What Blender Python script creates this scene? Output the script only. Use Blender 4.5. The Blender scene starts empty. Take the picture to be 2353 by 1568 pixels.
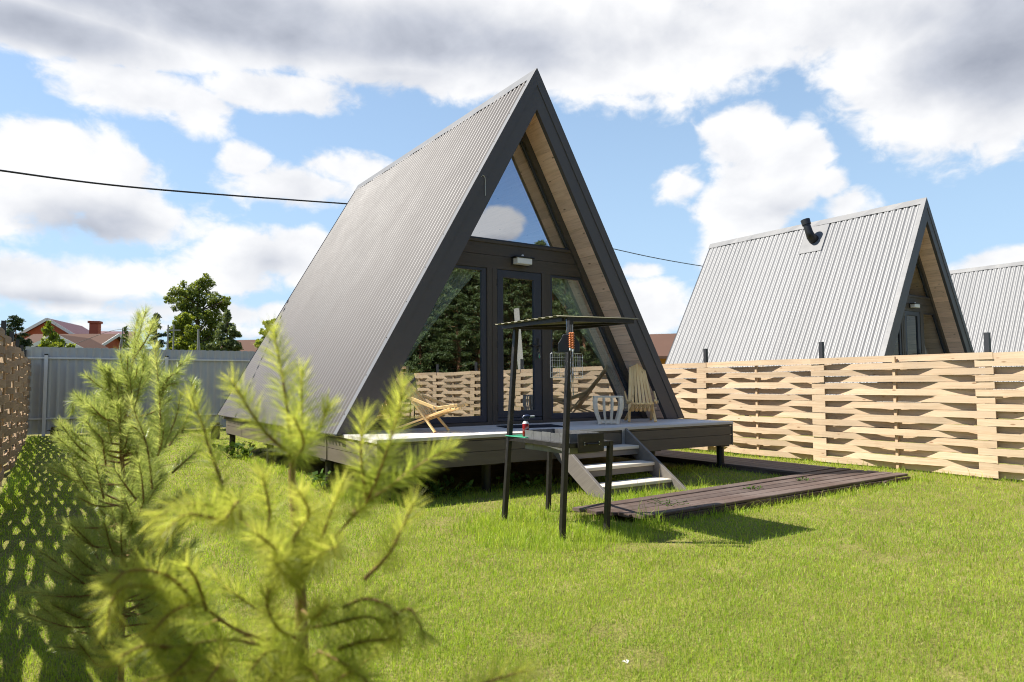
import bpy, bmesh, math, random
import numpy as np
from mathutils import Vector, Matrix

random.seed(7)
rng = np.random.default_rng(11)
scene = bpy.context.scene
C = scene.collection
rad = math.radians

# ------------------------------------------------------------------ camera
CAM = np.array([-5.9307, -8.2058, 1.275])
YAW, PITCH, ROLL, FPX = 0.5881, 0.0622, -0.0052, 1583.5      # FPX: focal length for a picture 2353 px wide
_f = np.array([math.sin(YAW) * math.cos(PITCH), math.cos(YAW) * math.cos(PITCH), math.sin(PITCH)])
_r = np.cross(_f, [0, 0, 1.0]); _r /= np.linalg.norm(_r)
_u = np.cross(_r, _f)
RT = math.cos(ROLL) * _r + math.sin(ROLL) * _u
UP = -math.sin(ROLL) * _r + math.cos(ROLL) * _u
FW = _f
camd = bpy.data.cameras.new('camera')
cam = bpy.data.objects.new('camera', camd); C.objects.link(cam)
cam.matrix_world = Matrix(((RT[0], UP[0], -FW[0], CAM[0]), (RT[1], UP[1], -FW[1], CAM[1]),
                           (RT[2], UP[2], -FW[2], CAM[2]), (0, 0, 0, 1)))
camd.sensor_width = 36.0
camd.lens = FPX / 2353.0 * 36.0
camd.clip_start = 0.05
camd.clip_end = 3000
camd.dof.use_dof = True
camd.dof.focus_distance = 8.0
camd.dof.aperture_fstop = 2.8
scene.camera = cam


def ray(px, py):
    return FW + (px - 1176.5) / FPX * RT - (py - 784.0) / FPX * UP


def at(px, py, depth):
    return CAM + ray(px, py) * depth


def az_el(px, py, flip=False):
    d = ray(px, py); d = d / np.linalg.norm(d)
    if flip:
        d = d * np.array([1, -1, 1])
    return math.atan2(d[0], d[1]), math.asin(d[2])


# ------------------------------------------------------------------ light
scene.view_settings.view_transform = 'Standard'
scene.view_settings.look = 'None'
scene.view_settings.gamma = 1.0
EXPO = 1.2
scene.view_settings.exposure = EXPO
scene.cycles.max_bounces = 8
scene.cycles.transparent_max_bounces = 16
scene.cycles.sample_clamp_indirect = 6.0
scene.cycles.filter_width = 1.0
SUN_TO = Vector((-0.478, 0.399, 0.783)).normalized()
SUN_EL = math.asin(SUN_TO.z)
SUN_AZ = math.atan2(SUN_TO.x, SUN_TO.y)
sd = bpy.data.lights.new('sun', 'SUN')
sd.energy = 4.3
sd.angle = rad(0.5)
sd.color = (1.0, 0.95, 0.86)
sun = bpy.data.objects.new('sun', sd); C.objects.link(sun)
sun.rotation_euler = (-SUN_TO).to_track_quat('-Z', 'Y').to_euler()


class NG:
    """small helper that writes shader node trees"""
    def __init__(self, tree):
        self.t = tree; self.n = tree.nodes; self.l = tree.links

    def new(self, typ, **kw):
        nd = self.n.new(typ)
        for k, v in kw.items():
            setattr(nd, k, v)
        return nd

    def put(self, sock, v):
        if isinstance(v, bpy.types.NodeSocket):
            self.l.new(v, sock)
        elif v is not None:
            if hasattr(sock.default_value, '__len__') and not hasattr(v, '__len__'):
                v = [v] * len(sock.default_value)
            if hasattr(sock.default_value, '__len__') and len(sock.default_value) == 4 and len(v) == 3:
                v = (*v, 1.0)
            sock.default_value = v

    def m(self, op, a, b=None, c=None, clamp=False):
        nd = self.new('ShaderNodeMath', operation=op, use_clamp=clamp)
        for i, v in enumerate((a, b, c)):
            if v is not None:
                self.put(nd.inputs[i], v)
        return nd.outputs[0]

    def v(self, op, a, b=None):
        nd = self.new('ShaderNodeVectorMath', operation=op)
        self.put(nd.inputs[0], a)
        if b is not None:
            self.put(nd.inputs[1], b)
        return nd.outputs['Value'] if op in ('LENGTH', 'DOT_PRODUCT') else nd.outputs[0]

    def smooth(self, x, lo, hi, to0=0.0, to1=1.0):
        nd = self.new('ShaderNodeMapRange', interpolation_type='SMOOTHSTEP')
        self.put(nd.inputs['Value'], x)
        nd.inputs['From Min'].default_value = lo; nd.inputs['From Max'].default_value = hi
        nd.inputs['To Min'].default_value = to0; nd.inputs['To Max'].default_value = to1
        return nd.outputs[0]

    def mix(self, fac, a, b, blend='MIX'):
        nd = self.new('ShaderNodeMix', data_type='RGBA', blend_type=blend)
        self.put(nd.inputs[0], fac); self.put(nd.inputs[6], a); self.put(nd.inputs[7], b)
        return nd.outputs[2]

    def noise(self, vec, scale, detail=4, rough=0.55, dist=0.0):
        nd = self.new('ShaderNodeTexNoise')
        self.put(nd.inputs['Vector'], vec)
        nd.inputs['Scale'].default_value = scale; nd.inputs['Detail'].default_value = detail
        nd.inputs['Roughness'].default_value = rough; nd.inputs['Distortion'].default_value = dist
        return nd.outputs[0]

    def ramp(self, x, stops):
        nd = self.new('ShaderNodeValToRGB')
        self.put(nd.inputs[0], x)
        e = nd.color_ramp.elements
        while len(e) < len(stops):
            e.new(0.5)
        for i, (p, c) in enumerate(stops):
            e[i].position = p; e[i].color = (*c, 1.0)
        return nd.outputs[0]

    def attr(self, name, vec=False):
        nd = self.new('ShaderNodeAttribute', attribute_name=name)
        return nd.outputs['Vector'] if vec else nd.outputs['Fac']


# ------------------------------------------------------------------ sky with clouds
world = bpy.data.worlds.new("World")
scene.world = world
world.use_nodes = True
g = NG(world.node_tree)
for nd in list(g.n):
    g.n.remove(nd)
sky = g.new('ShaderNodeTexSky', sky_type='NISHITA')
sky.sun_disc = False
sky.sun_elevation = SUN_EL
sky.sun_rotation = SUN_AZ
sky.air_density = 1.0
sky.dust_density = 0.6
sky.ozone_density = 1.2
tc = g.new('ShaderNodeTexCoord')
dirv = tc.outputs['Generated']
sep = g.new('ShaderNodeSeparateXYZ'); g.l.new(dirv, sep.inputs[0])
azs = g.m('ARCTAN2', sep.outputs[0], sep.outputs[1])
els = g.m('ARCSINE', sep.outputs[2])
cmb = g.new('ShaderNodeCombineXYZ'); g.l.new(azs, cmb.inputs[0]); g.l.new(els, cmb.inputs[1])
ae = cmb.outputs[0]


def blob_field(blobs):
    out = None
    for (cx, cy, rx, ry, s, *fl) in blobs:
        a, e = az_el(cx, cy, bool(fl))
        ax = 0.62 * rx / FPX * 1.35 / max(0.4, math.cos(e)); ay = 0.62 * ry / FPX * 1.35
        d = g.v('LENGTH', g.v('MULTIPLY', g.v('SUBTRACT', ae, (a, e, 0)), (1 / ax, 1 / ay, 0)))
        f = g.m('MULTIPLY_ADD', d, -s, s)
        out = f if out is None else g.m('MAXIMUM', out, f)
    return out


WHITE = [(120, 425, 290, 130, 1.0), (300, 500, 210, 80, .9), (90, 645, 300, 60, .8), (690, 430, 210, 60, .8),
         (560, 370, 70, 50, .9), (800, 390, 130, 60, .8), (600, 590, 200, 70, .8), (420, 720, 600, 40, .35),
         (340, 215, 190, 60, .8), (450, 255, 90, 70, .6), (640, 215, 200, 55, .8), (760, 20, 1250, 170, 1.6),
         (1250, 105, 600, 160, 1.4), (100, 30, 480, 85, 1.4), (1650, 90, 560, 150, 1.0), (2280, 90, 420, 260, 1.2),
         (1900, 50, 420, 120, .7), (2300, 230, 190, 120, .7), (1720, 310, 110, 90, 1.2), (1840, 350, 95, 80, 1.1), (1780, 415, 160, 110, 1.2), (1905, 420, 60, 50, .9),
         (1720, 480, 150, 110, 1.1), (1700, 590, 130, 100, .9), (1560, 430, 70, 50, .7), (1950, 470, 80, 60, .6),
         (1490, 700, 130, 75, .9), (2330, 600, 160, 36, .8), (1475, 622, 60, 22, .5), (2290, 330, 70, 60, .45),
         (1110, 525, 80, 44, 1.3, 1), (1150, 515, 70, 46, 1.2, 1), (1000, 690, 60, 60, .8), (1490, 740, 110, 50, .8), (560, 560, 120, 50, .7), (690, 560, 110, 50, .8), (330, 470, 80, 60, .8), (120, 330, 150, 60, .8), (250, 380, 130, 80, .8), (30, 330, 70, 50, .7), (520, 640, 160, 60, .6), (260, 640, 200, 60, .7), (720, 640, 130, 40, .7), (630, 720, 60, 40, .7), (340, 750, 300, 20, .4)]
GREY = [(560, 40, 1000, 120, 1.2), (60, 55, 420, 75, 1.0), (1150, 110, 480, 110, .8), (2330, 80, 260, 220, 1.3),
        (900, 170, 320, 80, .5), (230, 530, 210, 70, .8), (140, 690, 330, 34, .6), (1800, 480, 160, 60, .35),
        (420, 775, 500, 24, .5), (2150, 40, 320, 80, .6), (620, 600, 160, 50, .4), (1150, 552, 140, 26, .6, 1)]
F = blob_field(WHITE)
G = blob_field(GREY)
nv = g.v('MULTIPLY', dirv, (1.0, 1.0, 1.5))
n0 = g.noise(nv, 26.0, 6, 0.6, 0.3)
n1 = g.noise(nv, 7.0, 5, 0.5, 0.2)
n2 = g.noise(g.v('ADD', nv, tuple(0.040 * c for c in (SUN_TO.x, SUN_TO.y, SUN_TO.z * 1.5))), 7.0, 5, 0.5, 0.2)
n3 = g.noise(nv, 3.2, 3, 0.5)
# unseen cloud added high up behind the camera, as white fill for the porch
back = g.m('MULTIPLY', g.smooth(sep.outputs[1], -0.5, 0.1, 0.50, 0.0), g.smooth(els, 0.42, 0.62))
D = g.m('ADD', g.m('MAXIMUM', F, g.m('SUBTRACT', back, 0.42)), g.m('ADD', g.m('MULTIPLY', g.m('SUBTRACT', n1, 0.5), 1.25), g.m('MULTIPLY', g.m('SUBTRACT', n0, 0.5), 0.85)))
alpha = g.smooth(D, -0.05, 0.34, 0.0, 0.97)
K = 2.0 ** (-EXPO)
gmask = g.smooth(g.m('ADD', G, g.m('MULTIPLY', g.m('SUBTRACT', n3, 0.5), 0.45)), -0.1, 0.9)
relief = g.m('MULTIPLY', g.m('SUBTRACT', n1, n2), 0.9)
relief = g.m('ADD', relief, g.m('MULTIPLY', g.m('SUBTRACT', n0, 0.5), 0.14))
whiteness = g.m('SUBTRACT', g.m('ADD', 0.97, relief), g.m('MULTIPLY', gmask, 0.60), clamp=True)
ccol = g.ramp(whiteness, [(0.0, (.26 * K, .29 * K, .37 * K)), (0.5, (.60 * K, .63 * K, .71 * K)), (1.0, (1.03 * K, 1.03 * K, 1.04 * K))])
haze = g.smooth(els, 0.0, 0.50, 0.82, 0.42)
skyc = g.mix(1.0, sky.outputs[0], (0.056, 0.064, 0.074), 'MULTIPLY')
haze = g.m('MULTIPLY', haze, g.smooth(els, 0.6, 1.1, 1.0, 0.15))
haze = g.m('MULTIPLY', haze, g.smooth(sep.outputs[1], -0.6, 0.35, 0.0, 1.0))
skyc = g.mix(haze, skyc, (.57 * K, .80 * K, 1.03 * K))
skyc = g.mix(alpha, skyc, ccol)
bg = g.new('ShaderNodeBackground'); g.l.new(skyc, bg.inputs[0]); bg.inputs[1].default_value = 1.0
wo = g.new('ShaderNodeOutputWorld'); g.l.new(bg.outputs[0], wo.inputs[0])

# ------------------------------------------------------------------ materials
MATS = {}


def principled(name):
    m = bpy.data.materials.new(name); m.use_nodes = True
    MATS[name] = m
    gg = NG(m.node_tree)
    return m, gg, gg.n['Principled BSDF']


def bump(gg, b, h, strength, dist=0.01):
    bn = gg.new('ShaderNodeBump'); bn.inputs['Strength'].default_value = strength; bn.inputs['Distance'].default_value = dist
    gg.put(bn.inputs['Height'], h); gg.l.new(bn.outputs[0], b.inputs['Normal'])


def plain(name, col, rough=0.6, metal=0.0, var=0.12, nscale=6.0, spec=0.5, bumps=0.0, dirt=0.0, dirtcol=(.1, .09, .07)):
    m, gg, b = principled(name)
    oc = gg.new('ShaderNodeTexCoord').outputs['Object']
    n = gg.noise(oc, nscale, 5, 0.6)
    r = gg.attr('rnd')
    fac = gg.m('ADD', gg.m('MULTIPLY_ADD', n, 2 * var, 1 - var), gg.m('MULTIPLY_ADD', r, var, -var / 2))
    col3 = gg.mix(1.0, col, gg.new('ShaderNodeCombineColor').outputs[0], 'MULTIPLY') if False else None
    cc = gg.new('ShaderNodeCombineColor')
    for i in range(3):
        gg.put(cc.inputs[i], gg.m('MULTIPLY', fac, col[i]))
    out = cc.outputs[0]
    if dirt:
        dn = gg.smooth(gg.noise(oc, nscale * 0.6, 7, 0.7), 0.5, 0.72, 0, dirt)
        out = gg.mix(dn, out, dirtcol)
    gg.l.new(out, b.inputs['Base Color'])
    b.inputs['Metallic'].default_value = metal
    gg.put(b.inputs['Roughness'], gg.m('MULTIPLY_ADD', n, 0.2, rough - 0.1))
    b.inputs['Specular IOR Level'].default_value = spec
    if bumps:
        bump(gg, b, gg.noise(oc, nscale * 8, 4, 0.6), bumps, 0.004)
    return m


def wood(name, c1, c2, c3, rough=0.65, knots=0.0, knotcol=(.12, .06, .03), grain=1.0, bumps=0.25, var=0.3, weather=None):
    """boards: grain runs along each board (attribute gc), every board its own tone (attribute rnd)"""
    m, gg, b = principled(name)
    gc = gg.attr('gc', True); r = gg.attr('rnd')
    off = gg.new('ShaderNodeCombineXYZ')
    gg.put(off.inputs[0], gg.m('MULTIPLY', r, 91.0)); gg.put(off.inputs[1], gg.m('MULTIPLY', r, 37.0))
    p = gg.v('ADD', gc, off.outputs[0])
    a = gg.noise(gg.v('MULTIPLY', p, (1.6, 26 * grain, 26 * grain)), 1.0, 6, 0.6, 1.2)
    f = gg.noise(gg.v('MULTIPLY', p, (8.0, 160 * grain, 160 * grain)), 1.0, 3, 0.6)
    t = gg.m('ADD', gg.m('MULTIPLY', a, 0.75), gg.m('MULTIPLY', f, 0.25))
    col = gg.ramp(t, [(0.30, c1), (0.50, c2), (0.70, c3)])
    if weather:
        wn = gg.smooth(gg.noise(p, 1.7, 5, 0.6), 0.42, 0.68, 0, 0.75)
        col = gg.mix(wn, col, weather)
    if knots:
        vo = gg.new('ShaderNodeTexVoronoi')
        gg.put(vo.inputs['Vector'], gg.v('MULTIPLY', p, (3.2, 9.0, 9.0)))
        vo.inputs['Scale'].default_value = 1.0
        k = gg.smooth(vo.outputs['Distance'], 0.05, 0.14, knots, 0.0)
        col = gg.mix(k, col, knotcol)
    cc = gg.m('MULTIPLY_ADD', r, var, 1 - var / 2)
    vm = gg.new('ShaderNodeVectorMath', operation='SCALE')
    gg.l.new(col, vm.inputs[0]); gg.l.new(cc, vm.inputs['Scale'])
    gg.l.new(vm.outputs[0], b.inputs['Base Color'])
    b.inputs['Roughness'].default_value = rough
    b.inputs['Specular IOR Level'].default_value = 0.3
    bump(gg, b, t, bumps, 0.004)
    return m


def leafmat(name, stops, trans=0.45, rough=0.5, tiny=0.25, hue=None, spec=0.3, transcol=None):
    """leaves, needles and blades: colour from the attribute rnd, light shining through"""
    m = bpy.data.materials.new(name); m.use_nodes = True
    MATS[name] = m
    gg = NG(m.node_tree); b = gg.n['Principled BSDF']; out = gg.n['Material Output']
    r = gg.attr('rnd')
    col = gg.ramp(r, stops)
    if hue:
        oc = gg.new('ShaderNodeTexCoord').outputs['Object']
        hn = gg.smooth(gg.noise(oc, hue[0], 4, 0.6), hue[1], hue[2])
        col = gg.mix(gg.m('MULTIPLY', hn, hue[4] if len(hue) > 4 else 1.0), col, hue[3])
    gg.l.new(col, b.inputs['Base Color'])
    b.inputs['Roughness'].default_value = rough
    b.inputs['Specular IOR Level'].default_value = spec
    tr = gg.new('ShaderNodeBsdfTranslucent')
    tcol = gg.mix(1.0, col, transcol or (1.25, 1.15, 0.55), 'MULTIPLY')
    gg.l.new(tcol, tr.inputs[0])
    mx = gg.new('ShaderNodeMixShader'); mx.inputs[0].default_value = trans
    gg.l.new(b.outputs[0], mx.inputs[1]); gg.l.new(tr.outputs[0], mx.inputs[2])
    gg.l.new(mx.outputs[0], out.inputs[0])
    return m


def glassmat(name, refl=0.42, tint=(.80, .86, .84)):
    m = bpy.data.materials.new(name); m.use_nodes = True
    MATS[name] = m
    gg = NG(m.node_tree); out = gg.n['Material Output']
    gg.n.remove(gg.n['Principled BSDF'])
    gl = gg.new('ShaderNodeBsdfGlossy'); gl.inputs['Roughness'].default_value = 0.0
    gl.inputs['Color'].default_value = (.93, .96, 1.0, 1)
    tr = gg.new('ShaderNodeBsdfTransparent'); tr.inputs[0].default_value = (*tint, 1)
    geo = gg.new('ShaderNodeNewGeometry')
    cosv = gg.m('ABSOLUTE', gg.v('DOT_PRODUCT', geo.outputs['Normal'], geo.outputs['Incoming']))
    frs = gg.m('MULTIPLY_ADD', gg.m('POWER', gg.m('SUBTRACT', 1.0, cosv), 5.0), 0.96, 0.04)
    fac = gg.m('ADD', refl, gg.m('MULTIPLY', frs, 0.9 if refl > .2 else .3), clamp=True)
    # panes are never perfectly flat
    oc = gg.new('ShaderNodeTexCoord').outputs['Object']
    bn = gg.new('ShaderNodeBump'); bn.inputs['Strength'].default_value = 0.05; bn.inputs['Distance'].default_value = 0.02
    gg.put(bn.inputs['Height'], gg.noise(oc, 1.3, 1, 0.4)); gg.l.new(bn.outputs[0], gl.inputs['Normal'])
    mx = gg.new('ShaderNodeMixShader'); gg.put(mx.inputs[0], fac)
    gg.l.new(tr.outputs[0], mx.inputs[1]); gg.l.new(gl.outputs[0], mx.inputs[2])
    gg.l.new(mx.outputs[0], out.inputs[0])
    return m


plain('roof_metal', (.056, .043, .039), 0.54, 0.0, 0.14, 1.2, 0.8)
plain('roof_zinc', (.19, .188, .190), 0.5, 0.0, 0.12, 1.2, 0.6, 0.0, 0.25, (.13, .13, .13))
plain('flashing', (.13, .13, .135), 0.5, 0.0, 0.05, 3.0, 0.3)
plain('anthracite', (.080, .073, .073), 0.5, 0.0, 0.10, 5.0, 0.4)
plain('anthracite_blue', (.040, .043, .056), 0.45, 0.0, 0.10, 5.0, 0.4)
plain('black_steel', (.022, .020, .019), 0.45, 0.3, 0.25, 20.0, 0.5, 0.1, 0.35, (.10, .085, .07))
plain('pile_black', (.014, .014, .015), 0.45, 0.2, 0.2, 10.0)
plain('grey_steel', (.20, .20, .20), 0.5, 0.5, 0.25, 14.0, 0.5, 0.1, 0.5, (.07, .06, .05))
plain('galvanised', (.45, .47, .50), 0.4, 0.7, 0.1, 20.0)
plain('fence_metal', (.43, .435, .43), 0.5, 0.2, 0.06, 2.0, 0.4)
plain('fence_rail', (.66, .665, .67), 0.5, 0.2, 0.06, 2.0, 0.4)
plain('dark_post', (.040, .042, .048), 0.5, 0.2, 0.1, 6.0)
plain('lamp_white', (.75, .75, .73), 0.4, 0.0, 0.02)
plain('plastic_black', (.012, .012, .013), 0.4, 0.0, 0.1)
plain('plastic_green', (.03, .30, .16), 0.5, 0.0, 0.08)
plain('can_red', (.30, .012, .014), 0.3, 0.2, 0.05)
plain('torch_blue', (.02, .03, .07), 0.35, 0.0, 0.05)
plain('white_paint', (.72, .72, .70), 0.5, 0.0, 0.06)
plain('rope', (.55, .45, .30), 0.9, 0.0, 0.1)
plain('curtain', (.58, .66, .60), 0.9, 0.0, 0.04)
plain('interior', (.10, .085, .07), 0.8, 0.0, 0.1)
plain('mat_dark', (.020, .022, .030), 0.95, 0.0, 0.3, 60.0, 0.2, 0.5)
plain('tarp', (.022, .022, .026), 0.45, 0.0, 0.25, 8.0, 0.5, 0.4)
plain('brick', (.36, .10, .055), 0.85, 0.0, 0.15, 3.0, 0.2)
plain('maroon_roof', (.10, .022, .026), 0.5, 0.1, 0.1, 2.0)
plain('brown_roof', (.105, .060, .043), 0.8, 0.0, 0.12, 1.0, 0.1)
plain('log_orange', (.45, .20, .04), 0.7, 0.0, 0.15, 2.0)
plain('trim_white', (.62, .62, .60), 0.6, 0.0, 0.06)
plain('window_dark', (.03, .035, .04), 0.15, 0.0, 0.1)
plain('concrete', (.42, .41, .38), 0.85, 0.0, 0.12, 6.0, 0.3, 0.2)
plain('grey_pole', (.24, .24, .24), 0.8, 0.0, 0.12, 6.0, 0.2)
plain('cable', (.015, .015, .016), 0.6, 0.0, 0.05)
plain('bark_dark', (.075, .055, .042), 0.9, 0.0, 0.35, 12.0, 0.2, 0.6)
plain('bark_pine', (.20, .10, .055), 0.9, 0.0, 0.35, 12.0, 0.2, 0.6)
plain('twig_pine', (.26, .165, .075), 0.8, 0.0, 0.25, 30.0, 0.2, 0.3)
plain('canopy_sheet', (.15, .14, .085), 0.6, 0.0, 0.1, 4.0, 0.2)
plain('board_black', (.020, .022, .026), 0.55, 0.0, 0.15, 12.0)
plain('handle_wood', (.55, .17, .05), 0.4, 0.0, 0.1, 20.0)
plain('skewer_steel', (.30, .29, .28), 0.3, 0.8, 0.2, 30.0)
plain('white_bit', (.55, .55, .50), 0.7, 0.0, 0.02)
plain('screw', (.10, .09, .08), 0.5, 0.3, 0.1)
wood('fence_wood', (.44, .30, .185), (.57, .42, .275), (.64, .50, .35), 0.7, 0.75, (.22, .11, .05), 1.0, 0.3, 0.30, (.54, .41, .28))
wood('fence_wood_shade', (.24, .150, .078), (.33, .215, .122), (.39, .28, .17), 0.7, 0.7, (.18, .09, .04), 1.0, 0.3, 0.35)  # darker copy of the fence boards, with shade put into the colour
wood('batten_wood', (.44, .30, .18), (.52, .37, .23), (.58, .43, .28), 0.7, 0.3, (.18, .09, .04), 1.0, 0.3, 0.2)
wood('soffit_wood', (.64, .44, .31), (.82, .58, .44), (.90, .68, .53), 0.55, 0.8, (.14, .07, .035), 0.7, 0.2, 0.22)
wood('deck_wood', (.54, .50, .45), (.66, .61, .55), (.74, .69, .63), 0.7, 0.35, (.20, .15, .10), 1.0, 0.3, 0.18, (.62, .60, .57))
wood('cladding', (.064, .052, .042), (.074, .062, .050), (.086, .072, .058), 0.5, 0.0, (.05, .04, .03), 1.0, 0.15, 0.14)
wood('skirt_paint', (.110, .092, .070), (.125, .105, .080), (.140, .118, .092), 0.55, 0.0, (.05, .04, .03), 1.0, 0.15, 0.14)
wood('stringer_paint', (.13, .115, .10), (.16, .142, .125), (.18, .16, .14), 0.6, 0.0, (.05, .04, .03), 1.0, 0.2, 0.14)
wood('tread_wood', (.50, .44, .36), (.60, .54, .45), (.66, .60, .51), 0.65, 0.2, (.3, .22, .15), 1.0, 0.2, 0.12)
wood('path_wood', (.060, .038, .028), (.085, .056, .044), (.115, .080, .064), 0.65, 0.3, (.03, .02, .015), 1.0, 0.5, 0.4, (.13, .10, .085))
wood('chair_wood', (.82, .50, .19), (.94, .64, .28), (.97, .74, .38), 0.55, 0.5, (.24, .12, .05), 1.0, 0.2, 0.2)
wood('planter_paint', (.68, .59, .46), (.78, .69, .55), (.84, .75, .61), 0.7, 0.0, (.2, .15, .1), 1.0, 0.2, 0.14)
glassmat('glass', 0.44, (.95, .98, .96))
glassmat('glass_clear', 0.03)
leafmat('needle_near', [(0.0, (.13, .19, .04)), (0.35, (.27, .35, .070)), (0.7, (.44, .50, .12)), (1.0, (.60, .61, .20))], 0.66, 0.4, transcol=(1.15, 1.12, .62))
leafmat('needle_mid', [(0.0, (.18, .24, .08)), (0.4, (.36, .44, .145)), (0.75, (.53, .59, .22)), (1.0, (.66, .67, .31))], 0.5, 0.35, spec=0.6, transcol=(1.12, 1.12, .7))
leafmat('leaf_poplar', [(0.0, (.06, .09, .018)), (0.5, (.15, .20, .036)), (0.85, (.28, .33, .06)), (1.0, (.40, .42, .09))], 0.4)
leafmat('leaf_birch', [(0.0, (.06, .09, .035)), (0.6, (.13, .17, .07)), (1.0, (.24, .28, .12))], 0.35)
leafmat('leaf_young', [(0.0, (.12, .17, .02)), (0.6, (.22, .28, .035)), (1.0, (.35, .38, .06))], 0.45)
leafmat('needle_dark', [(0.0, (.020, .040, .018)), (0.6, (.045, .080, .030)), (1.0, (.09, .13, .05))], 0.2)
leafmat('needle_forest', [(0.0, (.055, .085, .032)), (0.6, (.090, .132, .046)), (1.0, (.13, .175, .062))], 0.35)
leafmat('weed_leaf', [(0.0, (.035, .075, .012)), (1.0, (.09, .16, .025))], 0.4, 0.7, spec=0.1)
leafmat('grass_blade', [(0.0, (.46, .35, .17)), (0.08, (.38, .38, .10)), (0.22, (.20, .33, .034)), (0.6, (.325, .435, .048)), (0.88, (.46, .53, .085)), (1.0, (.64, .61, .20))],
        0.5, 0.45, hue=(0.55, 0.42, 0.70, (.38, .43, .06), 0.35), transcol=(1.2, 1.25, .6))

# ground: thatch and soil under the blades
m, gg, b = principled('soil')
oc = gg.new('ShaderNodeTexCoord').outputs['Object']
t1 = gg.noise(oc, 3.0, 8, 0.65)
t2 = gg.noise(oc, 45.0, 4, 0.6)
col = gg.ramp(gg.m('ADD', gg.m('MULTIPLY', t1, 0.5), gg.m('MULTIPLY', t2, 0.5)),
              [(0.30, (.09, .075, .028)), (0.5, (.19, .18, .05)), (0.68, (.30, .25, .10))])
gg.l.new(col, b.inputs['Base Color']); b.inputs['Roughness'].default_value = 0.95
b.inputs['Specular IOR Level'].default_value = 0.1
bump(gg, b, t2, 0.8, 0.03)


# ------------------------------------------------------------------ mesh helpers
def mesh_obj(name, verts, faces, mat, parent=None, rnd=None, gc=None, smooth=False):
    """verts (N,3); faces: list of (F,k) int arrays, k constant inside each"""
    me = bpy.data.meshes.new(name)
    V = np.asarray(verts, dtype=np.float32).reshape(-1, 3)
    me.vertices.add(len(V)); me.vertices.foreach_set('co', V.ravel())
    loops, starts, totals, s = [], [], [], 0
    for fa in faces:
        fa = np.asarray(fa, dtype=np.int32)
        if len(fa) == 0:
            continue
        n, k = fa.shape
        loops.append(fa.ravel()); starts.append(s + np.arange(n) * k); totals.append(np.full(n, k)); s += n * k
    loops = np.concatenate(loops).astype(np.int32)
    starts = np.concatenate(starts).astype(np.int32)
    me.loops.add(len(loops)); me.loops.foreach_set('vertex_index', loops)
    me.polygons.add(len(starts)); me.polygons.foreach_set('loop_start', starts)
    me.update(calc_edges=True)
    if smooth:
        me.polygons.foreach_set('use_smooth', np.ones(len(starts), dtype=bool))
    if rnd is not None:
        a = me.attributes.new('rnd', 'FLOAT', 'POINT'); a.data.foreach_set('value', np.asarray(rnd, dtype=np.float32))
    if gc is not None:
        a = me.attributes.new('gc', 'FLOAT_VECTOR', 'POINT'); a.data.foreach_set('vector', np.asarray(gc, dtype=np.float32).ravel())
    me.materials.append(MATS[mat])
    o = bpy.data.objects.new(name, me)
    C.objects.link(o)
    if parent is not None:
        o.parent = parent
    return o


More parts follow.
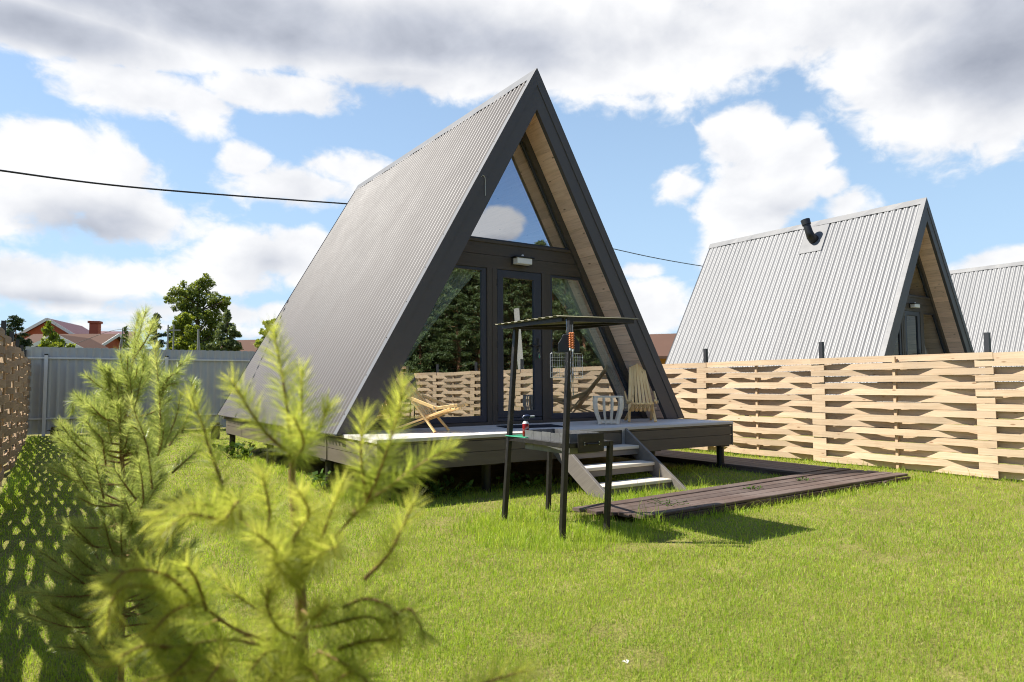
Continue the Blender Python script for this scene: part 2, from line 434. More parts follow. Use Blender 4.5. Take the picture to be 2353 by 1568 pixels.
class MB:
    """collects boards, tubes, prisms and sheets; build() links them as ONE mesh object"""
    def __init__(self):
        self.v, self.f, self.r, self.g = [], [], [], []

    def _add(self, vs, fs, gs=None, r=None):
        n = len(self.v)
        self.v += [tuple(p) for p in vs]
        self.f += [tuple(i + n for i in q) for q in fs]
        r = random.random() if r is None else r
        self.r += [r] * len(vs)
        self.g += [tuple(q) for q in (gs if gs is not None else vs)]
        return self

    def beam(self, p, q, w, h, up=(0, 0, 1), bev=0.0, r=None):
        """a board from p to q, w wide (sideways) and h high (along up)"""
        p, q = Vector(p), Vector(q); d = q - p; L = d.length; d = d / L
        upv = Vector(up)
        s = d.cross(upv)
        if s.length < 1e-4:
            s = d.cross(Vector((1, 0, 0)))
        s.normalize(); u = s.cross(d).normalized()
        a, c = w / 2, h / 2
        if bev <= 0:
            sec = [(-a, -c), (a, -c), (a, c), (-a, c)]
        else:
            e = min(bev, a * .8, c * .8)
            sec = [(-a + e, -c), (a - e, -c), (a, -c + e), (a, c - e), (a - e, c), (-a + e, c), (-a, c - e), (-a, -c + e)]
        k = len(sec)
        vs, gs = [], []
        for base, l in ((p, 0.0), (q, L)):
            for (x, y) in sec:
                vs.append(base + s * x + u * y); gs.append((l, x, y))
        fs = [tuple((i, (i + 1) % k, k + (i + 1) % k, k + i)) for i in range(k)]
        fs = [f[::-1] for f in fs]
        fs += [tuple(range(k)), tuple(range(2 * k - 1, k - 1, -1))]
        return self._add(vs, fs, gs, r)

    def box(self, x0, y0, z0, x1, y1, z1, bev=0.0, r=None):
        dx, dy, dz = x1 - x0, y1 - y0, z1 - z0
        cx, cy, cz = (x0 + x1) / 2, (y0 + y1) / 2, (z0 + z1) / 2
        if dx >= dy and dx >= dz:
            return self.beam((x0, cy, cz), (x1, cy, cz), dy, dz, (0, 0, 1), bev, r)
        if dy >= dz:
            return self.beam((cx, y0, cz), (cx, y1, cz), dx, dz, (0, 0, 1), bev, r)
        return self.beam((cx, cy, z0), (cx, cy, z1), dx, dy, (0, 1, 0), bev, r)

    def strip(self, pts, w, h, up=(0, 0, 1), r=None, gl0=0.0):
        """a board bent along pts; h is along up, w across"""
        upv = Vector(up).normalized(); n = len(pts); pts = [Vector(p) for p in pts]
        vs, gs, fs = [], [], []
        L = gl0
        for i, p in enumerate(pts):
            d = (pts[min(i + 1, n - 1)] - pts[max(i - 1, 0)]).normalized()
            s = d.cross(upv).normalized(); u = s.cross(d).normalized()
            if i:
                L += (p - pts[i - 1]).length
            for (x, y) in ((-w / 2, -h / 2), (w / 2, -h / 2), (w / 2, h / 2), (-w / 2, h / 2)):
                vs.append(p + s * x + u * y); gs.append((L, x, y))
        for i in range(n - 1):
            for k in range(4):
                fs.append((4 * i + k, 4 * (i + 1) + k, 4 * (i + 1) + (k + 1) % 4, 4 * i + (k + 1) % 4))
        fs += [(0, 1, 2, 3), (4 * n - 1, 4 * n - 2, 4 * n - 3, 4 * n - 4)]
        return self._add(vs, fs, gs, r)

    def tube(self, pts, radii, n=8, r=None, cap=True):
        pts = [Vector(p) for p in pts]
        if not hasattr(radii, '__len__'):
            radii = [radii] * len(pts)
        vs, fs, gs = [], [], []
        L = 0.0
        ref = Vector((0.13, 0.31, 0.94))
        for i, p in enumerate(pts):
            d = (pts[min(i + 1, len(pts) - 1)] - pts[max(i - 1, 0)]).normalized()
            s = d.cross(ref)
            if s.length < 0.1:
                s = d.cross(Vector((1, 0, 0)))
            s.normalize(); u = s.cross(d)
            if i:
                L += (p - pts[i - 1]).length
            for k in range(n):
                a = 2 * math.pi * k / n
                vs.append(p + (s * math.cos(a) + u * math.sin(a)) * radii[i]); gs.append((L, radii[i] * a, 0))
        for i in range(len(pts) - 1):
            for k in range(n):
                fs.append((n * i + k, n * i + (k + 1) % n, n * (i + 1) + (k + 1) % n, n * (i + 1) + k))
        if cap:
            fs += [tuple(range(n - 1, -1, -1)), tuple(range(n * (len(pts) - 1), n * len(pts)))]
        return self._add(vs, fs, gs, r)

    def prism(self, poly, y0, y1, r=None):
        """polygon in the xz plane, extruded along y"""
        n = len(poly)
        vs = [(x, y0, z) for x, z in poly] + [(x, y1, z) for x, z in poly]
        fs = [tuple(range(n)), tuple(range(2 * n - 1, n - 1, -1))]
        fs += [(i, n + i, n + (i + 1) % n, (i + 1) % n) for i in range(n)]
        return self._add(vs, fs, [(x, y, z) for x, y, z in vs], r)

    def ring(self, poly, inner, y0, y1, r=None):
        """frame between polygon and inner polygon (same corner count), extruded along y"""
        n = len(poly)
        vs = [(x, y, z) for y in (y0, y1) for P in (poly, inner) for x, z in P]
        fs = []
        for i in range(n):
            j = (i + 1) % n
            fs.append((i, j, n + j, n + i)); fs.append((2 * n + i, 3 * n + i, 3 * n + j, 2 * n + j))
            fs.append((i, 2 * n + i, 2 * n + j, j)); fs.append((n + i, n + j, 3 * n + j, 3 * n + i))
        return self._add(vs, fs, None, r)

    def quad(self, a, b_, c, d, r=None):
        return self._add([a, b_, c, d], [(0, 1, 2, 3)], None, r)

    def lathe(self, prof, cx, cy, n=16, r=None):
        """profile of (radius, z), turned about a vertical axis"""
        vs, fs = [], []
        for (rr, z) in prof:
            for k in range(n):
                a = 2 * math.pi * k / n
                vs.append((cx + rr * math.cos(a), cy + rr * math.sin(a), z))
        for i in range(len(prof) - 1):
            for k in range(n):
                fs.append((n * i + k, n * i + (k + 1) % n, n * (i + 1) + (k + 1) % n, n * (i + 1) + k))
        fs += [tuple(range(n - 1, -1, -1)), tuple(range(n * (len(prof) - 1), n * len(prof)))]
        return self._add(vs, fs, None, r)

    def build(self, name, mat, parent=None, smooth=False, bevel=0.0):
        me = bpy.data.meshes.new(name)
        me.from_pydata(self.v, [], self.f)
        a = me.attributes.new('rnd', 'FLOAT', 'POINT'); a.data.foreach_set('value', np.array(self.r, dtype=np.float32))
        a = me.attributes.new('gc', 'FLOAT_VECTOR', 'POINT'); a.data.foreach_set('vector', np.array(self.g, dtype=np.float32).ravel())
        bm = bmesh.new(); bm.from_mesh(me)
        bmesh.ops.recalc_face_normals(bm, faces=bm.faces)
        bm.to_mesh(me); bm.free()
        if smooth:
            me.polygons.foreach_set('use_smooth', np.ones(len(me.polygons), dtype=bool))
            if hasattr(me, 'set_sharp_from_angle'):
                me.set_sharp_from_angle(angle=rad(40))
        me.materials.append(MATS[mat])
        o = bpy.data.objects.new(name, me); C.objects.link(o)
        if parent is not None:
            o.parent = parent
        if bevel:
            md = o.modifiers.new('bevel', 'BEVEL'); md.width = bevel; md.segments = 1; md.limit_method = 'ANGLE'
        return o


def tag(o, label, cat, group=None):
    o['label'] = label; o['category'] = cat
    if group:
        o['group'] = group
    return o


def thing(name, label, cat, loc=(0, 0, 0), rotz=0.0, group=None):
    o = bpy.data.objects.new(name, None); C.objects.link(o)
    o.empty_display_size = 0.2
    o.location = loc; o.rotation_euler = (0, 0, rotz)
    return tag(o, label, cat, group)


def copy_thing(o, loc, rotz=0.0, scale=1.0, label=None):
    c = o.copy(); C.objects.link(c)
    c.location = loc; c.rotation_euler = (0, 0, rotz); c.scale = (scale,) * 3
    if label:
        c['label'] = label
    for ch in list(o.children):
        d = ch.copy(); C.objects.link(d); d.parent = c
        for gch in list(ch.children):
            e = gch.copy(); C.objects.link(e); e.parent = d
    return c


def inset(poly, w):
    """shrink a convex polygon (list of (x,z)); w: one width or one per edge (edge i runs from corner i)"""
    n = len(poly)
    if not hasattr(w, '__len__'):
        w = [w] * n
    A = sum(poly[i][0] * poly[(i + 1) % n][1] - poly[(i + 1) % n][0] * poly[i][1] for i in range(n))
    sg = 1 if A > 0 else -1
    lines = []
    for i in range(n):
        (x0, z0), (x1, z1) = poly[i], poly[(i + 1) % n]
        dx, dz = x1 - x0, z1 - z0; L = math.hypot(dx, dz)
        nx, nz = -dz / L * sg, dx / L * sg
        lines.append((nx, nz, nx * x0 + nz * z0 + w[i]))
    out = []
    for i in range(n):
        a1, b1, c1 = lines[i - 1]; a2, b2, c2 = lines[i]
        det = a1 * b2 - a2 * b1
        out.append(((c1 * b2 - c2 * b1) / det, (a1 * c2 - a2 * c1) / det))
    return out


GZ = -0.06                       # lawn level
# ------------------------------------------------------------------ ground
me_b = MB()
N = 40
gx = np.concatenate([[-900, -200, -60], np.linspace(-20, 40, 61), [80, 250, 900]])
gy = np.concatenate([[-900, -200, -60], np.linspace(-20, 40, 61), [80, 250, 900]])
X, Y = np.meshgrid(gx, gy, indexing='ij')
Zg = GZ + 0.012 * np.sin(X * 0.9 + 1.0) * np.sin(Y * 0.7 + .4)
idx = np.arange(X.size).reshape(X.shape)
q = np.stack([idx[:-1, :-1], idx[1:, :-1], idx[1:, 1:], idx[:-1, 1:]], -1).reshape(-1, 4)
ground = mesh_obj('ground', np.stack([X, Y, Zg], -1).reshape(-1, 3), [q], 'soil')
ground['kind'] = 'structure'


def ground_z(x, y):
    return GZ + 0.012 * np.sin(x * 0.9 + 1.0) * np.sin(y * 0.7 + .4)


# ------------------------------------------------------------------ A-frame cabins
H, L_, EZ, W_ = 5.99, 7.26, 0.664, 3.03
SL = W_ / (H - EZ)                # outer half width per metre below the ridge
HI, SLI = 5.386, 0.5597           # inner lining
DZ = 0.672                        # deck top
YF = 0.473                        # facade plane
xo = lambda z: (H - z) * SL
xi = lambda z: (HI - z) * SLI


def corrugated(side, pitch, prof, y0, y1, z0, z1):
    """one roof slope; prof: list of (fraction of the pitch, height)"""
    nrm = Vector((side * 1.0, 0, SL)).normalized()
    ys = []
    y = y0
    while y < y1:
        for (fr, h) in prof:
            yy = y + fr * pitch
            if yy <= y1:
                ys.append((yy, h))
        y += pitch
    vs, gs = [], []
    zs = np.linspace(z0, z1, 6)
    for z in zs:
        for (yy, h) in ys:
            vs.append((side * xo(z) + nrm.x * (h - .03), yy, z + nrm.z * (h - .03)))
    n = len(ys)
    idx = np.arange(len(vs)).reshape(len(zs), n)
    q = np.stack([idx[:-1, :-1], idx[1:, :-1], idx[1:, 1:], idx[:-1, 1:]], -1).reshape(-1, 4)
    if side > 0:
        q = q[:, ::-1]
    return vs, q


def make_cabin(label, loc, detailed, roofmat, pitch, prof, group=None):
    gmat = 'glass' if detailed else 'glass_clear'
    c = thing('a_frame_cabin', label, 'cabin', loc, 0, 'a-frame cabins')
    # roof slopes
    for side in (-1, 1):
        vs, q = corrugated(side, pitch, prof, 0.03, L_, EZ if side < 0 else DZ + .01, H - 0.10)
        sheet_tone = rng.random(12)
        ysheet = np.array([v_[1] for v_ in vs])
        mesh_obj('roof_sheet', vs, [q], roofmat, c, rnd=sheet_tone[(ysheet / 1.06).astype(int)])
        # white bent flashing along the front edge of the slope and its screws
        fl = MB()
        nrm = Vector((side, 0, SL)).normalized(); dn = Vector((side * SL, 0, -1)).normalized()
        zb = EZ if side < 0 else DZ + .012
        P0 = Vector((side * xo(H - .02), 0, H - .02)) + nrm * .018; P1 = Vector((side * xo(zb), 0, zb)) + nrm * .018
        for ya, yb, m_ in ((-0.03, 0.085, 0),):
            fl.quad(P0 + Vector((0, ya, 0)), P1 + Vector((0, ya, 0)), P1 + Vector((0, yb, 0)), P0 + Vector((0, yb, 0)))
            fl.quad(P0 + Vector((0, yb, 0)), P1 + Vector((0, yb, 0)), P1 + Vector((0, yb, 0)) - nrm * .04, P0 + Vector((0, yb, 0)) - nrm * .04)
        fo = fl.build('edge_flashing', 'flashing', c)
        for k in range(11):
            sc = MB()
            p = P0.lerp(P1, (k + .5) / 11) + Vector((0, .06, 0))
            sc.tube([p - nrm * .002, p + nrm * .006], .008, 6)
            sc.build('screw', 'screw', fo)
    # ridge cap, a little dented
    rc = MB()
    for side in (-1, 1):
        dn = Vector((side * SL, 0, -1)).normalized(); nrm = Vector((side, 0, SL)).normalized()
        for k in range(24):
            ya, yb = -0.03 + (L_ + .05) * k / 24, -0.03 + (L_ + .05) * (k + 1) / 24
            da, db = (0.006 * math.sin(ya * 5.1) + .003 * math.sin(ya * 13), 0.006 * math.sin(yb * 5.1) + .003 * math.sin(yb * 13))
            A = Vector((0, 0, H + .034))
            B = A + dn * .20
            rc._add([A + Vector((0, ya, 0)), B + Vector((0, ya, 0)) + nrm * da, B + Vector((0, yb, 0)) + nrm * db, A + Vector((0, yb, 0))], [(0, 1, 2, 3)], None, .5)
    rc.build('ridge_cap', 'flashing', c)
    # barge boards
    fb = MB()
    zf = DZ + 0.006
    for s in (-1, 1):
        zlo = EZ - .01 if s < 0 else zf
        fb.prism([(0, HI), (0, H - .012), (s * (xo(zlo) - .004), zlo), (s * xi(zf), zf)], -0.022, 0.05)
    fas = fb.build('barge_board', 'anthracite', c)
    cp = MB()
    for s in (-1, 1):
        zlo = EZ if s < 0 else zf
        wcap = .135
        cp.prism([(0, H + .022 - wcap / SL * 1.08), (0, H + .022), (s * (xo(zlo) + .016), zlo), (s * (xo(zlo) + .016 - wcap), zlo)], -0.034, -0.0225)
    cp.build('cap_strip', 'anthracite', fas)
    # wooden lining under the roof
    for s in (-1, 1):
        sf = MB()
        z = DZ + .02
        Ltot = math.hypot(xi(DZ), HI - DZ); nb = 34
        for k in range(nb):
            za = DZ + .01 + (HI - DZ - .01) * k / nb; zb_ = DZ + .01 + (HI - DZ - .01) * (k + 1) / nb - .006
            r = random.random()
            o_ = .0
            pa, pb = (s * xi(za), za), (s * xi(zb_), zb_)
            nrm = Vector((s, 0, SLI)).normalized()
            y1 = L_ - .05
            vs = [(pa[0], .0505, pa[1]), (pa[0], y1, pa[1]), (pb[0], y1, pb[1]), (pb[0], .0505, pb[1])]
            gs = [(0, 0, 0), (y1, 0, 0), (y1, .14, 0), (0, .14, 0)]
            sf._add(vs, [(0, 1, 2, 3) if s > 0 else (3, 2, 1, 0)], gs, r)
            # groove back plate
            ga, gb = (s * (xi(zb_)) + nrm.x * .006, zb_ + nrm.z * .006), (s * xi(zb_ + .006) + nrm.x * .006, zb_ + .006 + nrm.z * .006)
            sf._add([(ga[0], .0505, ga[1]), (ga[0], y1, ga[1]), (gb[0], y1, gb[1]), (gb[0], .0505, gb[1])], [(0, 1, 2, 3)], gs, r)
        sf.build('soffit', 'soffit_wood', c)
    rcore = MB()
    for s in (-1, 1):
        k0 = DZ + .03
        rcore.prism([(0, HI + .03), (0, H - .10), (s * (xo(k0) - .05), k0), (s * (xi(k0) + .022), k0)], .056, L_ - .02)
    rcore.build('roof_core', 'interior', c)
    # rear gable and floor keep the inside dark
    rg = MB()
    rg.prism([(0, H - .10), (xo(DZ) - .06, DZ - .05), (-xo(DZ) + .06, DZ - .05)], L_ - .018, L_ + .004)
    rg.build('rear_wall', 'interior', c)
    fl = MB(); fl.box(-2.92, YF + .06, DZ - .10, 2.92, L_ - .02, DZ - .002)
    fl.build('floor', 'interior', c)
    # ---- facade
    w = MB()
    zl, zt = 3.005, 3.415
    for a, b_ in ((zl, 3.20), (3.206, zt)):
        w.prism([(-xi(a) + .02, a), (xi(a) - .02, a), (xi(b_) - .02, b_), (-xi(b_) + .02, b_)], YF - .012, YF + .05)
    for s in (-1, 1):
        w.box(s * .50 - (.088 if s < 0 else .0), YF - .010, DZ + .045, s * .50 + (.0 if s < 0 else .088), YF + .06, zl)
        w.box(s * .50 - (0 if s < 0 else .085), YF - .016, DZ + .045, s * .50 + (.085 if s < 0 else 0), YF + .06, zl)
    w.box(-xi(DZ) + .01, YF - .02, DZ + .002, xi(DZ) - .01, YF + .06, DZ + .045)
    w.box(-xi(3.39) - .0, YF - .03, 3.385, xi(3.39) + .0, YF - .0125, 3.425)
    for s in (-1, 1):
        w.prism([(s * (xi(DZ) - .002), DZ + .003), (s * (xi(DZ) - .115), DZ + .003), (0, HI - .115 / SLI * 1.0), (0, HI - .004)], YF - .045, YF + .02)
    w.build('facade_trim', 'cladding', c)

    def window(poly, fw, glassm=gmat):
        inn = inset(poly, fw)
        f = MB(); f.ring(poly, inn, YF + .004, YF + .055)
        fo = f.build('window', 'anthracite_blue', c, bevel=0.004)
        gl = MB(); gl._add([(x, YF + .030, z) for x, z in inset(poly, [k - .01 for k in fw] if hasattr(fw, '__len__') else fw - .01)], [tuple(range(len(poly)))], None, .5)
        gl.build('glass', glassm, fo)
        return fo
    xs = lambda z: xi(z) - .10
    zb = DZ + .047
    window([(-.590, zb), (-.590, zl), (-xs(zl), zl), (-xs(zb), zb)], [.085, .045, .05, .09])
    window([(.590, zb), (xs(zb), zb), (xs(zl), zl), (.590, zl)], [.09, .05, .045, .04])
    zu = 3.427
    window([(-xs(zu), zu), (xs(zu), zu), (0, HI - .10 / SLI)], [.03, .035, .035])
    # door
    d = MB()
    poly = [(-.408, .772), (.408, .772), (.408, zl - .004), (-.408, zl - .004)]
    inn = inset(poly, [.10, .14, .115, .108])
    d.ring(poly, inn, YF - .006, YF + .05)
    d.box(-.408, YF - .004, DZ + .047, .408, YF + .05, .766)
    door = d.build('door', 'anthracite_blue', c, bevel=0.004)
    gl = MB(); gl._add([(x, YF + .022, z) for x, z in inset(poly, .09)], [(0, 1, 2, 3)], None, .5); gl.build('glass', gmat, door)
    hd = MB()
    hd.box(.318, YF - .014, 1.78, .350, YF - .007, 1.98)
    hd.beam((.334, YF - .010, 1.865), (.334, YF - .060, 1.865), .022, .022)
    hd.beam((.345, YF - .060, 1.865), (.185, YF - .062, 1.862), .020, .024, bev=.006)
    hd.build('handle', 'plastic_black', door)
    for z in (.92, 1.86, 2.80):
        hg = MB()
        hg.tube([(-.415, YF - .014, z - .05), (-.415, YF - .014, z + .05)], .010, 8)
        hg.build('hinge', 'plastic_black', door)
    # lamp over the door
    lp = MB(); lp.box(-.155, YF - .030, 3.085, .160, YF - .0125, 3.205, r=.5); lp.box(-.170, YF - .165, 3.190, .175, YF - .0305, 3.210, r=.5)
    lo = lp.build('wall_lamp', 'plastic_black', c, bevel=.003)
    ls = MB(); ls.box(-.135, YF - .150, 3.095, .140, YF - .0305, 3.188, r=.5); ls.build('lamp_shade', 'lamp_white', lo, bevel=.006)
    ls = MB(); ls.lathe([(.018, 3.212), (.020, 3.228), (.014, 3.246)], 0.0, YF - .09, 10); ls.build('sensor', 'lamp_white', lo)
    # curtains, tied back at the sides
    for s in ((-1, 1) if detailed else ()):
        vs, n1_, n2_ = [], 26, 24
        for j in range(n2_):
            t = j / (n2_ - 1); z = 2.97 - t * 2.2
            xa = s * (xs(z) - .03)
            wd = (.46 * (1 - t) ** 1.9 + .10 + .22 * max(0, t - .6)) if s < 0 else (.55 * (1 - t) ** 1.6 + .12 + .15 * max(0, t - .6))
            for i in range(n1_):
                u = i / (n1_ - 1)
                vs.append((xa - s * u * wd, YF + .14 + .03 * math.sin(u * 34 + t * 2), z))
        idx = np.arange(len(vs)).reshape(n2_, n1_)
        q = np.stack([idx[:-1, :-1], idx[1:, :-1], idx[1:, 1:], idx[:-1, 1:]], -1).reshape(-1, 4)
        mesh_obj('curtain', vs, [q], 'curtain', c, smooth=True)
    # ---- floor skirt and piles
    zs0, zs1 = .312, .630
    sk = MB()
    for (a, b_) in ((zs0, .468), (.474, .600), (.605, zs1)):
        off = 0.0 if a < .6 else .012
        sk.box(-2.95 + off, .60, a, -2.925, 6.80, b_); sk.box(-2.95 + off, -1.06, a, -2.925, .545, b_)
        sk.box(2.925, -1.06, a, 2.95 - off, 6.80, b_)
        sk.box(-2.95, -1.085 + off, a, 2.95, -1.0605, b_)
    sk.box(-2.955, .546, zs0 - .005, -2.930, .560, zs1); sk.box(-2.958, .585, zs0 - .005, -2.930, .599, zs1)
    for x in (-2.96, 2.93):
        sk.box(x, -1.092, zs0 - .004, x + .03, -1.0855, zs1)
    sk.build('skirt', 'skirt_paint', c)
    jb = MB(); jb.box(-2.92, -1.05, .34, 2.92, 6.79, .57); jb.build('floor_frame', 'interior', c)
    dk = MB()
    y = -1.10; nb = 11; bw = (YF + .03 + 1.10) / nb
    for k in range(nb):
        dk.beam((-2.965, y + bw / 2, DZ - .02), (2.965, y + bw / 2, DZ - .02), bw - .006, .040, bev=.003)
        y += bw
    dk.build('deck', 'deck_wood', c)
    for (px_, py_) in ((2.82, -.95), (1.42, -.85), (0.0, -.85), (-1.42, -.85), (-2.86, .72), (-2.86, 3.7), (-2.86, 6.60), (2.82, 2.2), (2.82, 5.5), (0, 2.4), (-2.75, -.85)):
        p = MB(); p.tube([(px_, py_, GZ - .3 - loc[2]), (px_, py_, .30)], .057, 14); p.box(px_ - .10, py_ - .10, .285, px_ + .10, py_ + .10, .311)
        p.build('pile', 'pile_black', c, smooth=True)
    return c


PROF_A = [(0.0, 0.0), (0.10, 0.046), (0.46, 0.046), (0.56, 0.0)]
cabin = make_cabin('dark fronted a-frame cabin with grey corrugated roof and raised deck with steps', (0, 0, 0), True, 'roof_metal', 0.118, PROF_A)
PROF_B = [(0.0, 0.0), (0.20, 0.0), (0.28, 0.022), (0.88, 0.022), (0.96, 0.0)]
PROF_C = [(0.0, 0.0), (0.14, 0.0), (0.23, 0.03), (0.52, 0.03), (0.54, 0.022), (0.56, 0.03), (0.88, 0.03), (0.97, 0.0)]
cabin2 = make_cabin('silver roofed a-frame cabin with a black flue pipe, behind the woven fence', (13.39, .77, .178), False, 'roof_zinc', 0.175, PROF_C)
cabin3 = make_cabin('farthest a-frame cabin, cut off by the right edge of the picture', (27.0, .8, .16), False, 'roof_zinc', 0.175, PROF_C)

# flue on the second cabin's near slope
fl = MB()
nrm = Vector((-1, 0, SL)).normalized()
P = lambda z, y, h: Vector((-xo(z), y, z)) + nrm * h
ya, yb = 2.69, 3.42
fl.quad(P(5.90, ya, .012), P(4.98, ya, .012), P(4.98, yb, .012), P(5.90, yb, .012))
fl.quad(P(4.98, ya, .012), P(4.98, ya, -.03), P(4.98, yb, -.03), P(4.98, yb, .012))
pl = fl.build('flue_flashing', 'flashing', cabin2)
fl = MB()
base = P(5.38, 3.05, .03)
fl.tube([base - nrm * .02, base + nrm * .06, base + nrm * .15 + Vector((0, 0, .0)), base + nrm * .19 + Vector((-.01, .02, .09)), base + nrm * .19 + Vector((-.02, .09, .34))], [.15, .14, .13, .11, .105], 18)
t_ = base + nrm * .19
fl.tube([t_ + Vector((-.02, .09, .34)), t_ + Vector((-.03, .13, .50))], [.13, .135], 18)
fl.build('flue_pipe', 'plastic_black', cabin2, smooth=True)

# peeling strip of protective film on the left barge board of the near cabin
fm = MB()
pts = [(-.93 + .006 * k, -.040 - .006 * math.sin(k * .8), 4.20 - .034 * k) for k in range(8)]
pts = [(-.99, -.037, 4.19), (-.97, -.046, 4.215), (-.945, -.05, 4.20)] + [(-.93, -.046, 4.17), (-.925, -.040, 4.10), (-.92, -.038, 4.0), (-.918, -.037, 3.93)]
fm.strip(pts, .003, .012, (0, -1, 0))
fm.build('film_scrap', 'white_bit', cabin)

# steps down from the deck
steps = bpy.data.objects.new('steps', None); C.objects.link(steps); steps.parent = cabin
for x in (-.575, .675):
    sg = MB()
    poly = [(-1.095, .655), (-1.095, .40), (-1.22, .30), (-2.02, -.20), (-2.30, -.20), (-2.20, -.065)]
    n = len(poly)
    vs = [(x, yy, zz) for yy, zz in poly] + [(x + .045, yy, zz) for yy, zz in poly]
    gs = [(yy * .83 - zz * .55, yy * .55 + zz * .83, k) for k in (0, .045) for yy, zz in poly]
    fs = [tuple(range(n)), tuple(range(2 * n - 1, n - 1, -1))] + [(i, n + i, n + (i + 1) % n, (i + 1) % n) for i in range(n)]
    sg._add(vs, fs, gs)
    sg.build('stringer', 'stringer_paint', steps, bevel=.003)
for (z, yf) in ((.44, -1.37), (.245, -1.65), (.055, -1.945)):
    t = MB(); t.beam((-.529, yf + .14, z - .02), (.674, yf + .14, z - .02), .285, .042, bev=.006)
    t.build('tread', 'tread_wood', steps)
for (z, yf) in ((.44, -1.37), (.245, -1.65), (.055, -1.945)):
    t = MB(); t.box(-.528, yf + .02, z - .115, .673, yf + .05, z - .0425)
    t.build('tread_bearer', 'stringer_paint', steps)
br = MB(); br.box(.62, -1.104, .42, .672, -1.0935, .635); br.build('steel_bracket', 'galvanised', steps)

# ------------------------------------------------------------------ boardwalk
pa = MB()
n = 5
for k in range(n):
    w0 = k / n; w1 = (k + 1) / n - .008
    A0 = np.array([-1.55, -2.70]); A1 = np.array([-1.22, -3.44]); B0 = np.array([3.62, -2.44]); B1 = np.array([3.76, -3.36])
    wm = (w0 + w1) / 2
    p = A0 + (A1 - A0) * wm; q_ = B0 + (B1 - B0) * wm
    jit = random.uniform(-.03, .03)
    z = .016 + random.uniform(-.004, .004)
    pa.beam((p[0] + jit, p[1], z), (q_[0] + jit * .5, q_[1], z + .004), .149, .032, bev=.006)
for x in (-1.1, 0.2, 1.6, 3.0):
    pa.box(x, -3.42, GZ - .02, x + .08, -2.55, -.0005)
pa.beam((-1.2, -3.435, -.028), (3.74, -3.355, -.028), .03, .055)
o = pa.build('path', 'path_wood'); o['kind'] = 'structure'
pb = MB()
for k in range(5):
    x = 2.78 + .185 * k
    pb.beam((x + .085, -2.40 + .015 * k, .012), (x + .085, 7.5, .012), .170, .032, bev=.004)
pb.box(2.79, -2.35, GZ - .02, 2.82, 7.45, -.0045)
o = pb.build('path', 'path_wood'); o['kind'] = 'structure'

# ------------------------------------------------------------------ woven board fences
def woven_fence(name, label, p0, u, nrm, posts, ztop, zbot, mat, post_top=None, post_side=-1, amp=.040, pitch=.1, jit=.15):
    """boards woven in and out between posts; u runs along the fence, nrm points to the side with the posts"""
    root = thing(name, label, 'fence')
    p0 = Vector(p0); u = Vector(u); nrm = Vector(nrm)
    rows = int((ztop - zbot) / pitch)
    for k in range(len(posts) - 1):
        s0, s1 = posts[k], posts[k + 1]
        mb, bt = MB(), MB()
        for r_ in range(rows + 1):
            sgn = 1 if (r_ + k) % 2 == 0 else -1
            ext = .115 if sgn > 0 else -.03
            zc = ztop - pitch * (r_ + .5) + random.uniform(-.004, .004)
            if zc < zbot + .03:
                continue
            tilt = random.uniform(-.008, .008)
            a = amp * random.uniform(1 - jit, 1 + jit); pk = random.uniform(1 - jit * .7, 1 + jit * .8); sag = random.uniform(-.007, .007)
            pts = []
            for i in range(17):
                t = i / 16.0
                s = s0 - ext + (s1 - s0 + 2 * ext) * t
                o_ = sgn * a * max(-1.0, min(1.0, 1.12 * math.cos(2 * math.pi * t ** pk)))
                pts.append(p0 + u * s + nrm * o_ + Vector((0, 0, zc + tilt * (t - .5) + sag * math.sin(math.pi * t))))
            mb.strip(pts, .020, .096 + random.uniform(-.003, .003))
        mb.build('woven_panel', mat, root)
        sm = (s0 + s1) / 2
        bt.beam(p0 + u * sm + Vector((0, 0, zbot - .05)), p0 + u * sm + Vector((0, 0, ztop - .012)), .040, .040)
        bt.build('batten', 'batten_wood', root)
    for s in posts:
        pm = MB()
        c_ = p0 + u * s + nrm * post_side * .088
        pm.beam(c_ + Vector((0, 0, GZ - .2)), c_ + Vector((0, 0, post_top or ztop + .28)), .062, .062)
        pm.build('fence_post', 'dark_post', root)
    return root


step = 2.47
posts_r = [1.0 + step * k for k in range(-6, 6)]
woven_fence('woven_fence', 'pale woven board fence in full sun beside the boardwalk', (4.72, 0, 0), (0, 1, 0), (-1, 0, 0), posts_r, 1.672, -.03, 'fence_wood', 1.95, -1, amp=.046, jit=.22)
posts_l = [4.58 + step * k for k in range(-8, 5)]
woven_fence('woven_fence', 'shaded woven board fence throwing spots of light on the lawn', (-6.47, 0, 0), (0, 1, 0), (1, 0, 0), posts_l, 1.96, -.02, 'fence_wood_shade', 2.26, -1, amp=.046, jit=.42)
posts_f = [-6.3 + 2.2 * k for k in range(0, 6)]
woven_fence('woven_fence', 'woven board fence mirrored in the glass front of the cabin', (0, -14.0, 0), (1, 0, 0), (0, 1, 0), posts_f, 1.95, -.02, 'fence_wood_shade', 2.3, -1)

